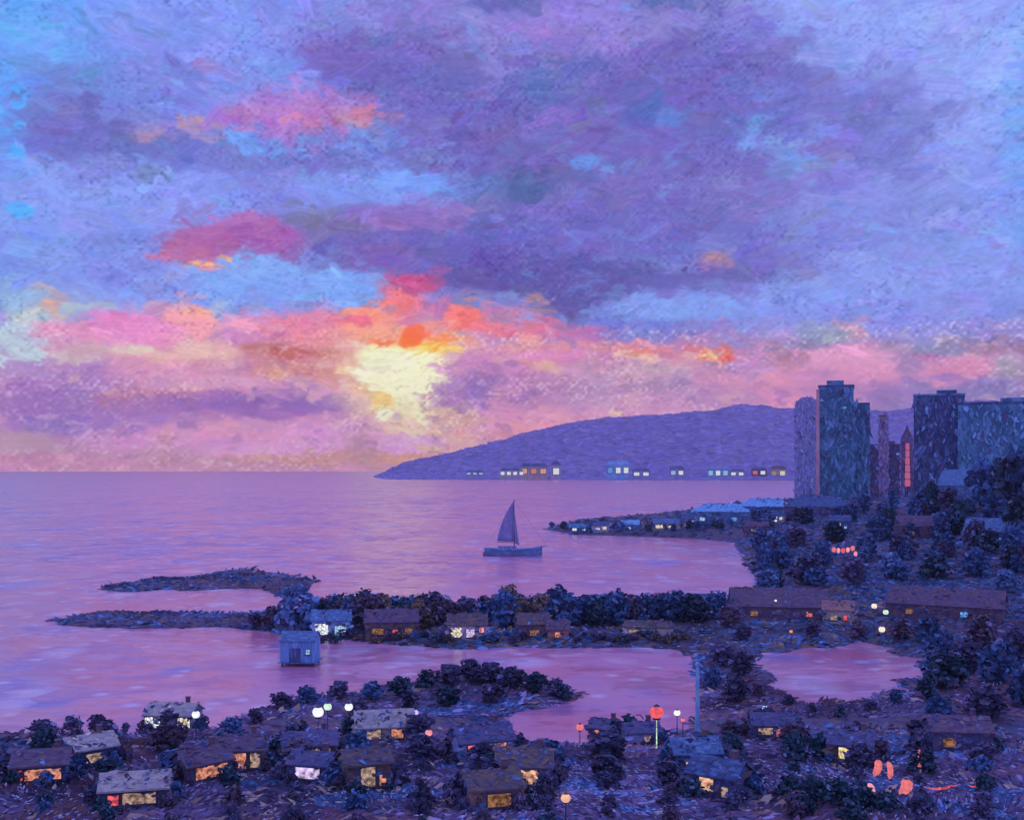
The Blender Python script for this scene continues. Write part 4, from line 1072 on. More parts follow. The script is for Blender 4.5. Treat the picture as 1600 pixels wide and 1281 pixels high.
house(1382, 776, 30, 16, 12, 5, 'bright_blue', 'lavender', [W(-9, 2, 6, 3.4, 'sky', 1), W(0, 6.4, 6, 3.4, 'white', 1), W(9, 4, 5, 3.4, 'sky', 1)], 'bright pale-blue house with glowing windows under the thin rose-brown tower')
house(1530, 790, 46, 24, 11, 10, 'blue', 'blue', [W(-14, 3, 5, 3, 'azure'), W(8, 3, 5, 3, 'azure')], 'large house with a blue pitched roof before the office tower', turn=-20, chimney=False)
house(1440, 846, 26, 14, 7, 5, 'plum', 'plum', [W(-5, 1.6, 3, 2.4, 'brown')], 'plum villa with a dim brown window on the dark hill', 'villa', name='villa')
house(1560, 856, 30, 14, 7, 6, 'slate', 'blue', [W(3, 1.6, 3, 2.4, 'azure')], 'slate villa with a dim azure window on the dark hill', 'villa', name='villa', turn=-12)

def lantern_string(pts, g, label, r, n, name='lantern_string', post=None):
    """posts at the given places, a sagging cable, lit lanterns along it"""
    P = [np.array(p, float) for p in pts]
    o = P[0]
    t = thing(name, label, 'lanterns', tuple(o))
    tops = []
    for p, hgt in zip(P, post):
        q = p - o
        mesh_object('post', *tube([q + (0, 0, -.6), q + (0, 0, hgt)], [.14, .09], 6), DARK, t)
        tops.append(q + np.array((0, 0, hgt)))
    for a, b in zip(tops[:-1], tops[1:]):
        cp = [a * (1 - s) + b * s - np.array((0, 0, 4 * s * (1 - s) * np.linalg.norm(b - a) * .10)) for s in np.linspace(0, 1, 9)]
        mesh_object('cable', *tube(cp, [.04] * 9, 4), DARK, t)
        for k in range(n):
            s = (k + .5) / n
            c = a * (1 - s) + b * s - np.array((0, 0, 4 * s * (1 - s) * np.linalg.norm(b - a) * .10 + r * 1.2))
            gg = g if isinstance(g, str) else g[k % len(g)]
            lo = mesh_object('lantern', *ball(c[0], c[1], c[2], r * (1.0 if k % 2 else .8), r * 1.2, 8, 6), bulb(gg), t)
            mesh_object('cap', *tube([(c[0], c[1], c[2] + r * 1.05), (c[0], c[1], c[2] + r * 1.35)], [r * .45, r * .35], 6), DARK, lo)
    return t
def on_land(px, py):
    x, y, z = site(px, py); return (x, y, z)
lantern_string([on_land(1292, 880), on_land(1336, 884), on_land(1348, 916)], ('pink', 'coral', 'pink', 'red'), 'string of pink and coral lanterns on posts on the dark hillside', 1.1, 6, post=(8, 9, 7))

# ------------------------------------------------------------------ houses on the spit
house(518, 1000, 11, 7, 5, 2.6, 'bright_blue', 'blue', [W(-2.9, .8, 4.2, 3.4, 'white', 1), W(2.6, .6, 3.6, 3.0, 'sky', 1)], 'bright sky-blue house with big white windows on the spit')
house(612, 1000, 15, 8, 4.6, 3, 'brown', 'plum', [W(-4, .8, 3.6, 1.9, 'brown'), W(1, .8, 1.8, 1.6, 'red'), W(5, .8, 2.6, 1.9, 'brown')], 'long brown house with dim amber windows and one red one', door=(3, 'rust'))
house(730, 1004, 11, 7, 4.4, 2.6, 'pale', 'brown', [W(-3, .7, 3.6, 3, 'cream', 1), W(.9, .7, 2.6, 2.6, 'lilac'), W(4.1, 2.0, 1.7, 1.7, 'pink', 0)], 'pale house with cream, lilac and pink windows on the spit')
house(832, 1002, 9, 7, 4.2, 2.6, 'brown', 'brown', [W(0, .8, 3, 1.8, 'brown')], 'small brown house with one dim amber window on the spit', turn=10)
house(872, 1006, 6, 5, 3.4, 2, 'rust', 'plum', [W(0, .8, 2, 1.8, 'orange', 0)], 'rust-coloured hut with an orange window on the spit', 'hut', name='hut')
house(944, 972, 8, 6, 5, 2.6, 'slate', 'blue', [W(-1.7, 1.8, 1.5, 2.6, 'white', 0), W(1.3, 1.6, 1.5, 2.6, 'sky', 0)], 'slate-blue house with narrow white and blue windows on the spit')
house(1012, 998, 13, 6, 2.6, 1.4, 'tan', 'brown', [W(-2, .7, 7, 1.3, 'tan', 1)], 'low tan pavilion with one long dim window', 'pavilion', name='pavilion', chimney=False)
house(1098, 968, 10, 7, 4.4, 2.6, 'pale', 'slate', [W(-2.2, 1.2, 4, 2.2, 'cream', 1), W(2.6, 1.2, 2.4, 2, 'white')], 'cream-lit house at the landward end of the spit', turn=-8)
house(1215, 972, 30, 14, 4.2, 5.0, 'plum', 'plum', [W(-8, 1, 2.6, 1.8, 'brown'), W(9, 1, 2.2, 1.8, 'coral', 0)], 'large plum-roofed barn between spit and pool', 'barn', name='barn', chimney=False, turn=6)
house(1310, 978, 9, 7, 4, 2.4, 'tan', 'rust', [W(-1.4, .8, 2.2, 2, 'tan'), W(2, .8, 1.4, 1.8, 'red', 0)], 'small tan house with a red window above the pool')
house(1478, 972, 34, 12, 4.4, 4.6, 'plum', 'plum', [W(-10, 1, 2.4, 1.8, 'brown'), W(6, 1, 2.4, 1.8, 'azure')], 'long plum-roofed house above the right bank of the pool', chimney=True, turn=-8)
lamp(1366, 950, 9, 'cream', 'cream globe lamp on a tall pole behind the pool', .85)
lamp(1384, 960, 7, 'green', 'pale green globe lamp beside the tall cream one', .8)
lamp(1378, 988, 4.2, 'cream', 'short cream globe lamp on the bank of the pool', .95)
lamp(1212, 942, 6, 'white', 'little white lamp behind the plum-roofed barn', .4)

def boathouse():
    x, y = on_plan(465, 1046)  # added building in place of a blue reflection on the water
    t = thing('boathouse', 'added blue boathouse on piles standing in for a reflection before the spit', 'boathouse', (x, y + 4, 0), R(-3))
    for sx in (-1, 0, 1):
        for sy in (-1, 1):
            mesh_object('pile', *tube([(sx * 3.9, sy * 3.2, -3), (sx * 3.9, sy * 3.2, 1.0)], [.28, .24], 7), BARK, t)
    for k in range(9):
        mesh_object('plank', *box(-4.44 + k * 1.11, 0, .86 + .015 * (k % 3), 1.04, 7.6, .16), wall('blue', (.4, 2, 1)), t)
    V, Fc = box(0, 0, 1.06, 8.6, 6.6, 5.4)
    V += [(-4.3, 0, 8.3), (4.3, 0, 8.3)]; Fc += [(4, 7, 8), (6, 5, 9)]
    wl = mesh_object('wall', V, Fc, dab_mat('boathouse_boards', [(.26, .50, .88), (.20, .42, .80), (.32, .58, .92), (.22, .38, .70)], (.7, .7, 4), .8, .2, .5), t)
    for k in range(11):
        mesh_object('board', *box(-4.05 + k * .81, -3.36, 1.1, .66, .10, 5.3), MATS['boathouse_boards'], wl)
    ro = mesh_object('roof', *gable(8.6, 6.6, 6.46, 1.9), wall('blue', (1.2, .5, .5)), t)
    do = mesh_object('door', *box(-.6, -3.48, 1.15, 2.9, .12, 3.5), wall('slate', (.5, .5, 2)), t)
    mesh_object('handle', *ball(.5, -3.6, 2.7, .1, .1, 6, 4), DARK, do)
    window_part(t, 2.7, 3.0, 1.3, 1.4, -3.42, glow('sky'), DARK)
boathouse()
def channel_marker():
    x, y, z = site(1090, 1150)
    t = thing('flag_pole', 'tall bright blue pole on the neck of land beside the inlet', 'pole', (x, y, z))
    mesh_object('shaft', *tube([(0, 0, -.6), (0, 0, 5), (0, 0, 12.4)], [.5, .42, .3], 9), wall('bright_blue', (.8, .8, 2)), t)
    mesh_object('base', *join(box(0, 0, -.8, 1.8, 1.8, 1.3, .8)), wall('slate'), t)
    mesh_object('finial', *ball(0, 0, 12.7, .5, .5), wall('bright_blue', (.8, .8, 2)), t)
channel_marker()

# ------------------------------------------------------------------ houses and lamps of the near shore
house(272, 1148, 8.6, 6, 3.2, 2.2, 'pale', 'tan', [W(-2.7, .5, 2.8, 2.3, 'white'), W(.3, .3, 2.6, 2.2, 'yellow'), W(3.1, .6, 2.2, 2.6, 'cream')], 'bright shore cottage with white, yellow and cream windows', 'cottage', name='cottage')
house(600, 1164, 9.5, 7, 2.6, 2.8, 'tan', 'tan', [W(-2, .5, 2.2, 1.4, 'tan'), W(2, .5, 1.8, 1.4, 'orange')], 'tan-roofed cottage with a small orange window', 'cottage', name='cottage', turn=-10)
house(378, 1212, 6, 5, 3.2, 2.0, 'brown', 'plum', [W(-.8, .5, 2.6, 2.6, 'orange', 1), W(1.9, .6, 1.3, 1.8, 'tan', 0)], 'dark cottage with a tall orange three-pane window', 'cottage', name='cottage', turn=6)
house(315, 1228, 6.4, 5, 2.6, 2.0, 'plum', 'plum', [W(.2, .5, 3.9, 1.4, 'orange', 1)], 'plum cottage with a wide low orange window', 'cottage', name='cottage')
house(66, 1230, 6.8, 5, 2.6, 2.0, 'violet', 'plum', [W(.4, .5, 3.9, 1.3, 'orange', 1), W(-2.5, .6, 1.0, 1.2, 'red', 0)], 'violet cottage with a wide orange and a small red window', 'cottage', name='cottage', turn=8)
house(138, 1204, 6.6, 5, 2.8, 2.0, 'slate', 'tan', [W(0, .6, 2.2, 1.2, 'tan')], 'slate cottage with a faded tan roof and tan window', 'cottage', name='cottage')
house(484, 1196, 7.6, 5, 2.6, 2.0, 'brown', 'violet', [W(-1.6, .7, 2.7, 1.4, 'orange', 1), W(1.7, .7, 2.4, 1.2, 'tan', 1)], 'brown cottage with a row of orange and tan panes', 'cottage', name='cottage', turn=-4)
house(490, 1228, 5.4, 4, 2.5, 1.6, 'violet', 'violet', [W(0, .5, 3.0, 1.5, 'lilac', 1)], 'small violet cottage with a glowing lilac window', 'cottage', name='cottage')
house(570, 1242, 5.6, 5, 3.6, 1.8, 'brown', 'brown', [W(-.2, .6, 1.7, 2.4, 'tan'), W(1.7, .6, .9, 1.2, 'orange', 0)], 'narrow brown cottage with a tall tan window', 'cottage', name='cottage')
house(212, 1268, 7.4, 5, 2.4, 1.8, 'plum', 'tan', [W(.6, .5, 3.2, 1.2, 'tan', 1), W(-2.3, .5, 1.2, 1.1, 'red', 0)], 'plum cottage with a pale roof, a tan and a dark red window', 'cottage', name='cottage', turn=4)
house(752, 1196, 8.2, 6, 3.2, 2.4, 'lavender', 'violet', [W(1.0, 1.0, 3.2, 1.9, 'orange', 1), W(-2.4, .4, 1.3, 2.0, 'coral', 1)], 'lavender cottage with a broad orange and a narrow coral window', 'cottage', name='cottage', turn=-8)
house(820, 1236, 6.8, 5, 2.8, 2.2, 'tan', 'brown', [W(.9, .5, 2.8, 2.0, 'peach', 1), W(-1.9, .6, 1.4, 1.5, 'tan', 0)], 'tan cottage with a bright peach window', 'cottage', name='cottage', turn=12)
house(768, 1272, 6, 5, 2.6, 1.9, 'rust', 'brown', [W(.3, .4, 2.4, 1.3, 'brown', 1)], 'rust-red cottage with a dim amber window', 'cottage', name='cottage', turn=-6)
house(1084, 1212, 6.4, 5, 2.8, 2.0, 'slate', 'blue', [W(-.3, .8, 2.6, 1.0, 'peach', 1)], 'slate cottage with a blue roof and low peach window', 'cottage', name='cottage', turn=10)
house(1124, 1252, 6.2, 5, 2.8, 2.0, 'violet', 'slate', [W(-.6, .7, 1.7, 1.5, 'peach'), W(1.8, .3, .9, 1.1, 'tan', 0)], 'violet cottage with a square peach window beside a dim one', 'cottage', name='cottage')
house(1206, 1160, 7.0, 5, 2.6, 2.0, 'plum', 'violet', [W(-1.4, .8, 2.2, 1.1, 'tan', 1), W(1.1, .5, 1.4, 1.4, 'coral', 0)], 'plum cottage with a tan and a coral window near the pool', 'cottage', name='cottage', turn=-6)
house(1330, 1200, 6.0, 5, 3.0, 2.0, 'brown', 'violet', [W(-.2, .8, 2.5, 1.9, 'yellow', 1)], 'brown cottage with a bright yellow window above the dark teal bushes', 'cottage', name='cottage', turn=6)
house(1496, 1180, 9, 6, 3.4, 2.4, 'violet', 'plum', [W(-2, .8, 1.8, 1.3, 'brown')], 'violet cottage with a plum roof and a dim amber window', 'cottage', name='cottage', turn=-12)
house(946, 1160, 5.0, 4, 2.2, 1.6, 'violet', 'violet', [W(-.9, .5, 1.4, 1.2, 'orange', 0)], 'tiny violet hut with an orange window at the inlet', 'hut', name='hut')
house(1000, 1168, 6.0, 4, 2.2, 1.6, 'lavender', 'violet', [W(.6, .5, 1.2, 1.0, 'tan', 0)], 'tiny lavender hut with a dim window at the inlet', 'hut', name='hut')

lamp(456, 1137, 3.6, 'white', 'small white globe lamp on the near shore left of a bright pair', .55)
lamp(497, 1116, 4.4, 'white', 'big white globe lamp on the promontory', 1.0)
lamp(512, 1108, 5.4, 'green', 'greenish white globe lamp rising behind the big white one', .7)
lamp(545, 1108, 4.6, 'white', 'white globe lamp highest on the promontory shore', .75)
lamp(306, 1120, 4.6, 'white', 'white globe lamp beside the bright shore cottage', .7)
lamp(648, 1118, 4.2, 'lilac', 'lilac globe lamp behind the tan-roofed cottage', .7)
lamp(670, 1148, 4.2, 'pink', 'pink globe lamp beside the tan-roofed cottage', .55)
lamp(1058, 1117, 4.4, 'white', 'white globe lamp by the inlet next to a red one', .62)
lamp(1195, 1110, 4.4, 'sky', 'pale blue globe lamp on the bank above the plum cottage', .5)
lamp(1026, 1116, 6.2, 'red', 'red globe lamp on a pale green lit pole by the inlet', 1.15, glow_pole=glow('green'))
lamp(1067, 1128, 3.4, 'coral', 'small coral globe lamp at the inlet edge', .4)
lamp(906, 1140, 3.0, 'coral', 'coral globe lamp on the inlet bank', .7)
lamp(884, 1250, 2.6, 'peach', 'short peach globe lamp below the tan cottage', .55)
lamp(1144, 1206, 3.2, 'orange', 'orange globe lamp between two roofs', .5)
lamp(1236, 990, 3.6, 'orange', 'orange globe lamp on the bank above the pool', .5)

def paper_lantern(px, py, length, width, g, label, lean=0.0):
    """a long lit paper lantern standing on the ground on a small foot"""
    x, y, z = site(px, py + length * 6.2)
    t = thing('paper_lantern', label, 'lantern', (x, y, z))
    top = length + .15
    mesh_object('foot', *join(box(.0, 0, -.3, width * .8, width * .8, .42, .8)), DARK, t)
    mesh_object('cap', *tube([(lean, 0, top - .02), (lean, 0, top + .14)], [width * .2, width * .1], 8), DARK, t)
    n = 8; V, Fc = [], []
    prof = [.25, .8, 1.0, .92, 1.0, .9, .95, .7, .22]
    for i, p in enumerate(prof):
        s = i / (len(prof) - 1)
        for k in range(10):
            w = 2 * math.pi * k / 10
            V.append((lean * (1 - s) + .25 * math.sin(s * 3.1) * width + width / 2 * p * math.cos(w), width / 2 * p * math.sin(w), top - length * s))
    for i in range(len(prof) - 1):
        for k in range(10):
            a = i * 10 + k; b = i * 10 + (k + 1) % 10
            Fc.append((a, a + 10, b + 10, b))
    body = mesh_object('shade', V, Fc, bulb(g), t)
paper_lantern(1366, 1204, 2.3, 1.1, 'coral', 'plump coral paper lantern among the dark teal bushes', .5)
paper_lantern(1362, 1242, 2.0, .8, 'pink', 'slim pink paper lantern standing lowest among the teal bushes', -.3)
paper_lantern(1390, 1208, 2.4, .8, 'coral', 'slim coral paper lantern beside the plump one', -.2)
paper_lantern(1408, 1236, 2.0, 1.5, 'coral', 'widest coral paper lantern, low beside the teal bushes', .6)
paper_lantern(1436, 1194, 3.4, .7, 'coral', 'tall thin coral paper lantern at the end of the red light tube', .0)
def light_rail():
    pts = [site(px, 1238 + 3 * math.sin(px * .07)) for px in range(1444, 1541, 8)]
    a = pts[0]
    t = thing('garden_light', 'red light tube lying on a low rim beside the paper lanterns', 'light', a)
    P = [(p[0] - a[0], p[1] - a[1], p[2] - a[2] + .32) for p in pts]
    mesh_object('light_tube', *tube(P, [.2 - .011 * k for k in range(len(P))], 6), glow('red'), t)
    mesh_object('rim', *tube([(p[0], p[1] + .2, p[2] - .25) for p in P], [.28] * len(P), 6), wall('plum'), t)
light_rail()
# ------------------------------------------------------------------ trees
rnd = random.Random(5)
plant('round', 'sky', 466, 992, 15, 'tallest round blue tree on the spit, behind the boathouse', 'tree', wide=1.05)
for i, (px, py, h, pal) in enumerate([(400, 986, 5, 'violet'), (425, 986, 7, 'plum'), (500, 984, 8, 'teal'), (545, 984, 9, 'blue'), (580, 986, 10, 'plum'), (600, 984, 9, 'brown'), (632, 985, 9, 'teal'), (655, 988, 9, 'brown'),
        (676, 984, 8, 'plum'), (700, 982, 8, 'plum'), (728, 980, 9, 'violet'), (756, 984, 8, 'blue'), (790, 984, 11, 'blue'), (814, 984, 9, 'brown'), (845, 984, 10, 'brown'), (868, 984, 9, 'blue'), (890, 982, 10, 'blue'), (912, 980, 9, 'blue'),
        (930, 984, 8, 'teal'), (965, 982, 9, 'blue'), (985, 978, 8, 'plum'), (1010, 976, 9, 'blue'), (1036, 974, 9, 'violet'), (1060, 976, 10, 'blue'), (1085, 978, 9, 'teal'), (1122, 972, 9, 'blue'), (1140, 986, 7, 'plum')]):
    plant('round', pal, px, py, h, {'violet': 'dark violet', 'plum': 'plum-coloured', 'teal': 'dark teal', 'blue': 'dark blue', 'brown': 'brownish'}[pal] + ' round tree in the row along the spit', 'tree', 'trees along the spit', var=i % 2)
for i, (px, py, h, pal) in enumerate([(1396, 800, 14, 'blue'), (1456, 806, 20, 'teal'), (1540, 800, 30, 'blue'), (1572, 806, 34, 'teal'), (1604, 806, 38, 'blue'), (1632, 800, 40, 'violet'), (1480, 812, 18, 'violet'), (1350, 806, 14, 'blue'), (1430, 826, 16, 'blue'), (1500, 836, 18, 'teal'), (1556, 840, 22, 'blue'), (1596, 850, 24, 'teal'), (1636, 860, 26, 'blue'), (1470, 846, 15, 'blue'), (1390, 830, 13, 'teal'), (1524, 866, 16, 'violet'), (1584, 886, 18, 'blue'), (1618, 905, 18, 'violet')]):
    plant('round', pal, px, py, h, 'tall dark %s tree below the towers' % pal, 'tree', 'tall trees below the towers', var=i % 2, wide=.8)
for i in range(96):
    px = 1150 + (i * 47.3) % 490 + rnd.uniform(-8, 8); py = 800 + (i * 29.7) % 132
    if px < 1180 and py > 850: px += 40
    pal = rnd.choice(['blue', 'blue', 'blue', 'violet', 'teal', 'sky'])
    plant('round', pal, px, py, rnd.uniform(7, 13), 'round %s tree on the dark hillside below the towers' % {'violet': 'violet', 'plum': 'plum', 'teal': 'teal', 'blue': 'blue', 'sky': 'light blue'}[pal], 'tree', 'trees on the hillside', var=i % 2, wide=1.1)
for i in range(46):
    px = 500 + i * 12.6 + rnd.uniform(-4, 4); py = 1003 + rnd.uniform(-4, 6)
    pal = rnd.choice(['blue', 'violet', 'brown', 'teal', 'plum'])
    plant('shrub', pal, px, py, rnd.uniform(1.4, 2.8), '%s shrub' % {'violet': 'dark violet', 'plum': 'plum', 'teal': 'dark teal', 'blue': 'dark blue', 'brown': 'brownish'}[pal], 'shrub', 'shrubs along the spit', var=i % 2, wide=1.3)
for i in range(26):
    px = 505 + i * 22.5 + rnd.uniform(-6, 6); py = 968 + rnd.uniform(-4, 8)
    pal = rnd.choice(['blue', 'blue', 'violet', 'brown', 'teal', 'plum'])
    plant('round', pal, px, py, rnd.uniform(6, 10), '%s round tree' % {'violet': 'dark violet', 'plum': 'plum', 'teal': 'dark teal', 'blue': 'dark blue', 'brown': 'brownish'}[pal], 'tree', 'trees along the spit', var=i % 2, wide=1.2)
for i in range(22):
    px = 864 + i * 13.2 + rnd.uniform(-4, 4)
    pal = rnd.choice(['blue', 'teal', 'sky', 'violet'])
    plant('round', pal, px, 828 + (i % 3) * 3 - max(0, px - 1080) * .06, rnd.uniform(4.5, 8), 'small round %s tree on the harbour peninsula' % {'violet': 'violet', 'teal': 'teal', 'blue': 'blue', 'sky': 'light blue'}[pal], 'tree', 'trees on the peninsula', var=i % 2, wide=1.2)
for i, (px, py, h, pal) in enumerate([(1130, 1046, 6, 'violet'), (1160, 1060, 6, 'violet'), (1112, 1082, 5, 'blue'), (1150, 1100, 6, 'violet'), (1185, 1092, 3, 'plum'), (1232, 1106, 2.4, 'violet'), (1270, 1118, 2.2, 'violet'), (1312, 1124, 2.2, 'teal'),
        (1360, 1116, 2.4, 'violet'), (1400, 1104, 3, 'blue'), (1450, 1096, 5, 'teal'), (1476, 1080, 8, 'teal'), (1468, 1040, 8, 'blue'), (1510, 1060, 9, 'violet'), (1560, 1072, 9, 'blue'), (1590, 1040, 9, 'violet'), (1530, 1016, 9, 'plum'), (1450, 1010, 7, 'blue'),
        (1405, 1004, 6, 'plum'), (1340, 1000, 5, 'plum'), (1270, 1002, 5, 'violet'), (1160, 1006, 5, 'violet'), (1600, 1110, 8, 'blue'), (1540, 1130, 7, 'violet'), (1470, 1140, 6, 'blue')]):
    plant('round', pal, px, py, h, '%s tree on the banks of the pool' % {'violet': 'dark violet', 'plum': 'plum', 'teal': 'dark teal', 'blue': 'dark blue'}[pal], 'tree', 'trees around the pool', var=i % 2, wide=1.15)
NEAR = []
for i in range(120):
    px = (i * 97.7) % 1660 - 30; py = 1150 + (i * 53.9) % 160
    if 735 < px < 1090 and py < 1186: py += 60
    NEAR.append((px, py))
for i, (px, py) in enumerate(NEAR):
    pal = rnd.choice(['violet', 'violet', 'violet', 'blue', 'plum', 'teal'])
    kind = 'round' if i % 3 == 0 else 'shrub'
    h = rnd.uniform(2.8, 5.0) if kind == 'round' else rnd.uniform(1.5, 2.8)
    c = {'violet': 'dark violet', 'plum': 'plum', 'teal': 'dark teal', 'blue': 'dark blue'}[pal]
    plant(kind, pal, px, py, h, '%s %s among the cottages of the near shore' % (c, 'small tree' if kind == 'round' else 'shrub'), 'tree' if kind == 'round' else 'shrub',
          'small trees of the near shore' if kind == 'round' else 'shrubs of the near shore', var=i % 2, wide=1.25 if kind == 'round' else 1.0)
for i, (px, py, h, pal) in enumerate([(440, 1112, 3.6, 'violet'), (480, 1104, 3.8, 'blue'), (530, 1096, 4, 'violet'), (580, 1098, 4, 'blue'), (625, 1092, 4.2, 'teal'), (665, 1082, 4.6, 'teal'), (700, 1076, 5, 'violet'), (735, 1070, 5.4, 'violet'), (765, 1072, 5, 'violet'),
        (800, 1078, 4.8, 'violet'), (835, 1086, 4.4, 'teal'), (868, 1092, 3.8, 'violet'), (700, 1106, 4, 'teal'), (640, 1112, 4, 'violet'), (770, 1102, 4, 'violet'), (560, 1122, 3.6, 'violet'), (400, 1136, 3.2, 'violet'), (880, 1094, 3, 'teal')]):
    plant('round', pal, px, py, h, '%s tree on the promontory between the two waters' % {'violet': 'dark violet', 'teal': 'dark teal', 'blue': 'dark blue'}[pal], 'tree', 'trees on the promontory', var=i % 2, wide=1.3)
for px, py, h, lab in [(112, 1150, 4.6, 'violet shrub on the shore, tallest of the little row at the water'), (152, 1152, 5.2, 'widest violet-blue shrub standing at the water of the near shore'), (196, 1150, 2.8, 'small violet shrub at the water beside the widest one'), (84, 1152, 2.4, 'smallest violet shrub at the water of the near shore')]:
    plant('shrub', 'violet', px, py, h * .8, lab, 'shrub', var=1, wide=.8)
for i, (px, py, h) in enumerate([(1240, 1250, 4.0), (1275, 1256, 4.4), (1310, 1262, 4.2), (1350, 1268, 3.6), (1385, 1274, 3.4), (1255, 1276, 3.2), (1330, 1286, 3.2)]):
    plant('shrub', 'teal', px, py, h * .8, 'big dark teal bush in the clump under the paper lanterns', 'bush', 'dark teal bushes under the lanterns', var=i % 2, wide=1.1)

for i, (x, y, z, w, d, lab, px, py) in enumerate(list(NEAR_HOUSES)):
    a = math.atan2(-x, y)
    for k, (u, v, hh) in enumerate(((-.52, -.50, 2.2), (.52, -.55, 2.0), (.60, .1, 3.4), (-.60, .2, 3.6), (.1 + .3 * (i % 3 - 1), -.95, 1.0), (-.2, .55, 4.6), (.3, .6, 4.2))):
        xx = x + u * w * math.cos(a) - v * d * math.sin(a); yy = y + u * w * math.sin(a) + v * d * math.cos(a)
        zz = gz(xx, yy)
        if zz < .2: continue
        pal = ['violet', 'blue', 'violet', 'plum', 'teal'][(i + k) % 5]
        plant('shrub', pal, px + k * 13, py + k * 7, hh * rnd.uniform(.8, 1.25), '%s shrub' % {'violet': 'dark violet', 'plum': 'plum', 'teal': 'dark teal', 'blue': 'blue'}[pal], 'shrub', 'shrubs against the cottages', var=k % 2, wide=.9, at=(xx, yy, zz))

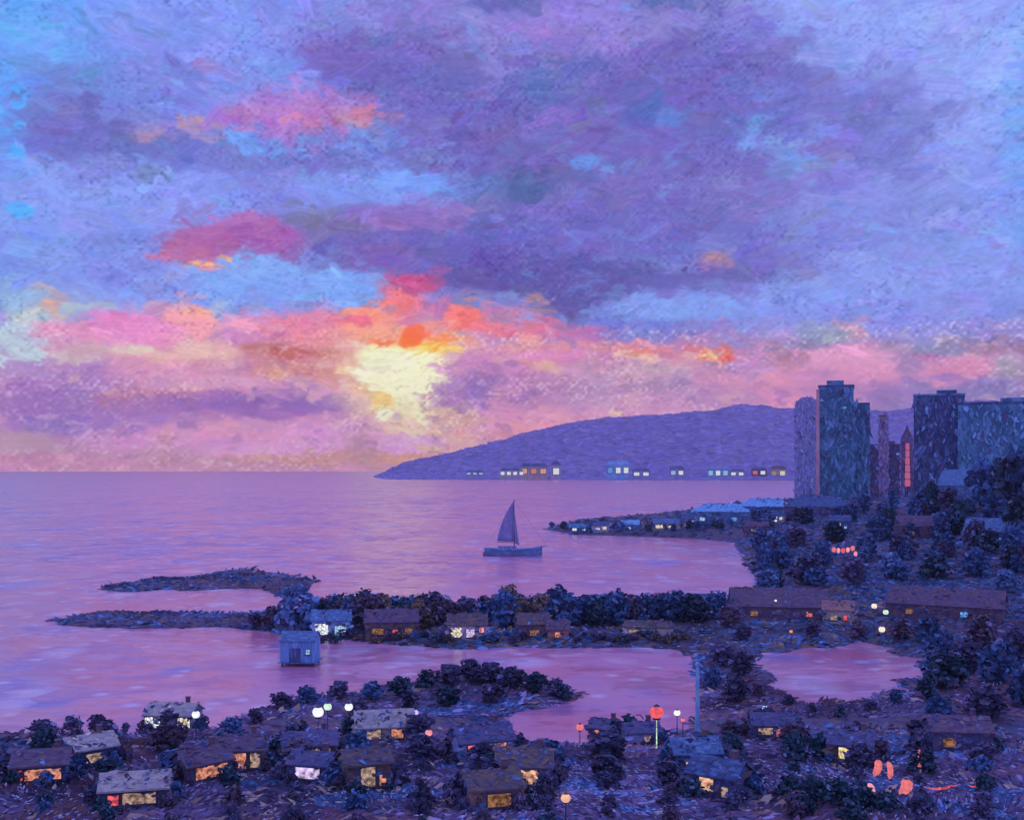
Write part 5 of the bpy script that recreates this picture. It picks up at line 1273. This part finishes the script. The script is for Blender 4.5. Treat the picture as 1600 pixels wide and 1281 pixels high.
# ------------------------------------------------------------------ undergrowth: grasses and low plants nobody could count
def undergrowth():
    rng = np.random.default_rng(21)
    n = 168000
    px = rng.uniform(-380, 2350, n); py = np.where(rng.random(n) < .8, rng.uniform(770, 1330, n), rng.uniform(772, 960, n))
    D = (CAM_H - 2.0) * F_PX / (py - HORIZON)
    D = np.where(py > 1120, D * rng.uniform(.78, 1.0, n), D)
    X = (px - 800) / F_PX * D; Z = land_height(X, D)
    ok = Z > -.35
    X, D, Z = X[ok], D[ok], np.maximum(Z[ok], 0); n = len(X)
    s = .55 * (D / 150) ** .62 * rng.uniform(.5, 1.5, n)
    zone = soft_noise(X, D, 17 ) + soft_noise(X, D, 5) * .6
    C = np.where((zone > np.where(D < 255, .3, .1))[:, None], pick('blue', n, rng, .05), pick('violet', n, rng, .05))
    C = np.where((zone < -.16)[:, None], pick('plum', n, rng, .03), C)
    C = np.where(((X > 130) & (D > 330) & (rng.random(n) < .75))[:, None], pick('blue', n, rng, .05), C)
    C = np.where((D < 260)[:, None], C * np.array((1.3, .98, .98)), C)
    C = np.where(((X > 110) & (D > 300))[:, None], C * .8, C)
    spit = (X < 130) & (X > -60 + rng.normal(0, 12, n)) & (D > 290) & (D < 480) & (rng.random(n) < .3)
    C = np.where(spit[:, None], pick('brown', n, rng, .03), C)
    C = C * np.clip(1 + soft_noise(X + 40, D, 12) * 1.1 + soft_noise(X, D + 9, 26) * .7, .45, 1.6)[:, None]
    tan = rng.random(n) < .03 * (D < 260) * np.clip(soft_noise(X + 7, D, 6) * 6 + .5, 0, 3)
    C[tan] = np.array((.80, .50, .40)) * rng.uniform(.7, 1.1, (tan.sum(), 1))
    s = np.where(tan, s * 1.3, s)
    tiny = rng.random(n) < .09 * np.clip(soft_noise(X, D, 8) * 5 + .6, 0, 1.6)                      # small pale blossoms and blades, like specks of scumbled paint
    C[tiny] = np.array((.66, .62, .86)); s = np.where(tiny, s * .3, s)
    nr = rng.normal(0, .35, (n, 3)); nr[:, 2] = np.abs(nr[:, 2]) + .75; nr[:, 1] -= .45
    th = soft_noise(X, D, 11) * 2.6 + rng.normal(0, .25, n)
    fl = np.stack([np.cos(th), np.sin(th), soft_noise(X, D, 6) * 1.2 + rng.normal(0, .25, n)], -1)
    v, f, c = dab_cloud(np.stack([X, D, Z + s * .25 + np.where(tiny, .45, 0)], -1), nr, s * 1.5, s * rng.uniform(.3, .6, n), C, rng, fl)
    me = bpy.data.meshes.new('undergrowth')
    me.vertices.add(len(v)); me.vertices.foreach_set('co', v.astype(np.float32).ravel())
    me.loops.add(f.size); me.loops.foreach_set('vertex_index', f.astype(np.int32).ravel())
    me.polygons.add(len(f)); me.polygons.foreach_set('loop_start', np.arange(0, f.size, 6, dtype=np.int32))
    me.update(calc_edges=True)
    at = me.color_attributes.new('paint', 'FLOAT_COLOR', 'POINT'); c4 = np.ones((len(v), 4), np.float32); c4[:, :3] = c
    at.data.foreach_set('color', c4.ravel())
    me.materials.append(paint_attr_mat('undergrowth_dabs', .9, 0))
    o = bpy.data.objects.new('undergrowth', me); COL.objects.link(o)
    o['kind'] = 'stuff'; o['label'] = 'violet, blue and plum undergrowth covering the shores'
undergrowth()

# ------------------------------------------------------------------ labels of the plants: what they stand beside
def finish_labels():
    def short(lab):
        w = lab.split()
        return ' '.join(w)
    used = {}
    for t, lab, x, y, h in PLANTS:
        if 'group' not in t: continue
        head = lab.split(' in the row')[0].split(' on the dark')[0].split(' on the harbour')[0].split(' on the banks')[0].split(' among')[0].split(' on the promontory')[0].split(' in the clump')[0].split(' below the towers')[0]
        d, lx, ly, ref = min((math.hypot(x - a, (y - b)), a, b, l) for a, b, l in LANDMARKS)
        rel = 'behind' if y - ly > abs(x - lx) else 'in front of' if ly - y > abs(x - lx) else 'beside'
        for cut in (' on the spit', ' on the harbour', ' on the dark hill', ' on the promontory', ' on the near shore', ' at the inlet', ' above the dark teal bushes', ' nearer the high-rise'):
            if len((head + ' ' + rel + ' the ' + ref).split()) > 14: ref = ref.replace(cut, '')
        ref = ' '.join(ref.split()[:15 - len((head + ' ' + rel + ' the').split())])
        while ref.split()[-1] in ('with', 'and', 'a', 'the', 'of', 'on', 'one', 'beside', 'left', 'under', 'by', 'an', 'below', 'before', 'in', 'rising', 'between', 'white,', 'cream,', 'two', 'to', 'next', 'its', 'at'): ref = ' '.join(ref.split()[:-1])
        used.setdefault((head, rel, ref), []).append((h, t))
    for (head, rel, ref), L in used.items():
        L.sort(key=lambda q: q[0])
        for k, (h, t) in enumerate(L):
            m = len(L) - 1 - k
            size = '' if len(L) == 1 else 'tallest ' if m == 0 else 'lowest ' if k == 0 else ('second', 'third', 'fourth', 'fifth', 'sixth', 'seventh', 'eighth', 'ninth', 'tenth', 'eleventh', 'twelfth')[min(m, 11) - 1] + '-tallest '
            hd = head.replace('big ', '').replace('small ', '') if size else head
            t['label'] = (size + hd + ' ' + rel + ' the ' + ref)
finish_labels()
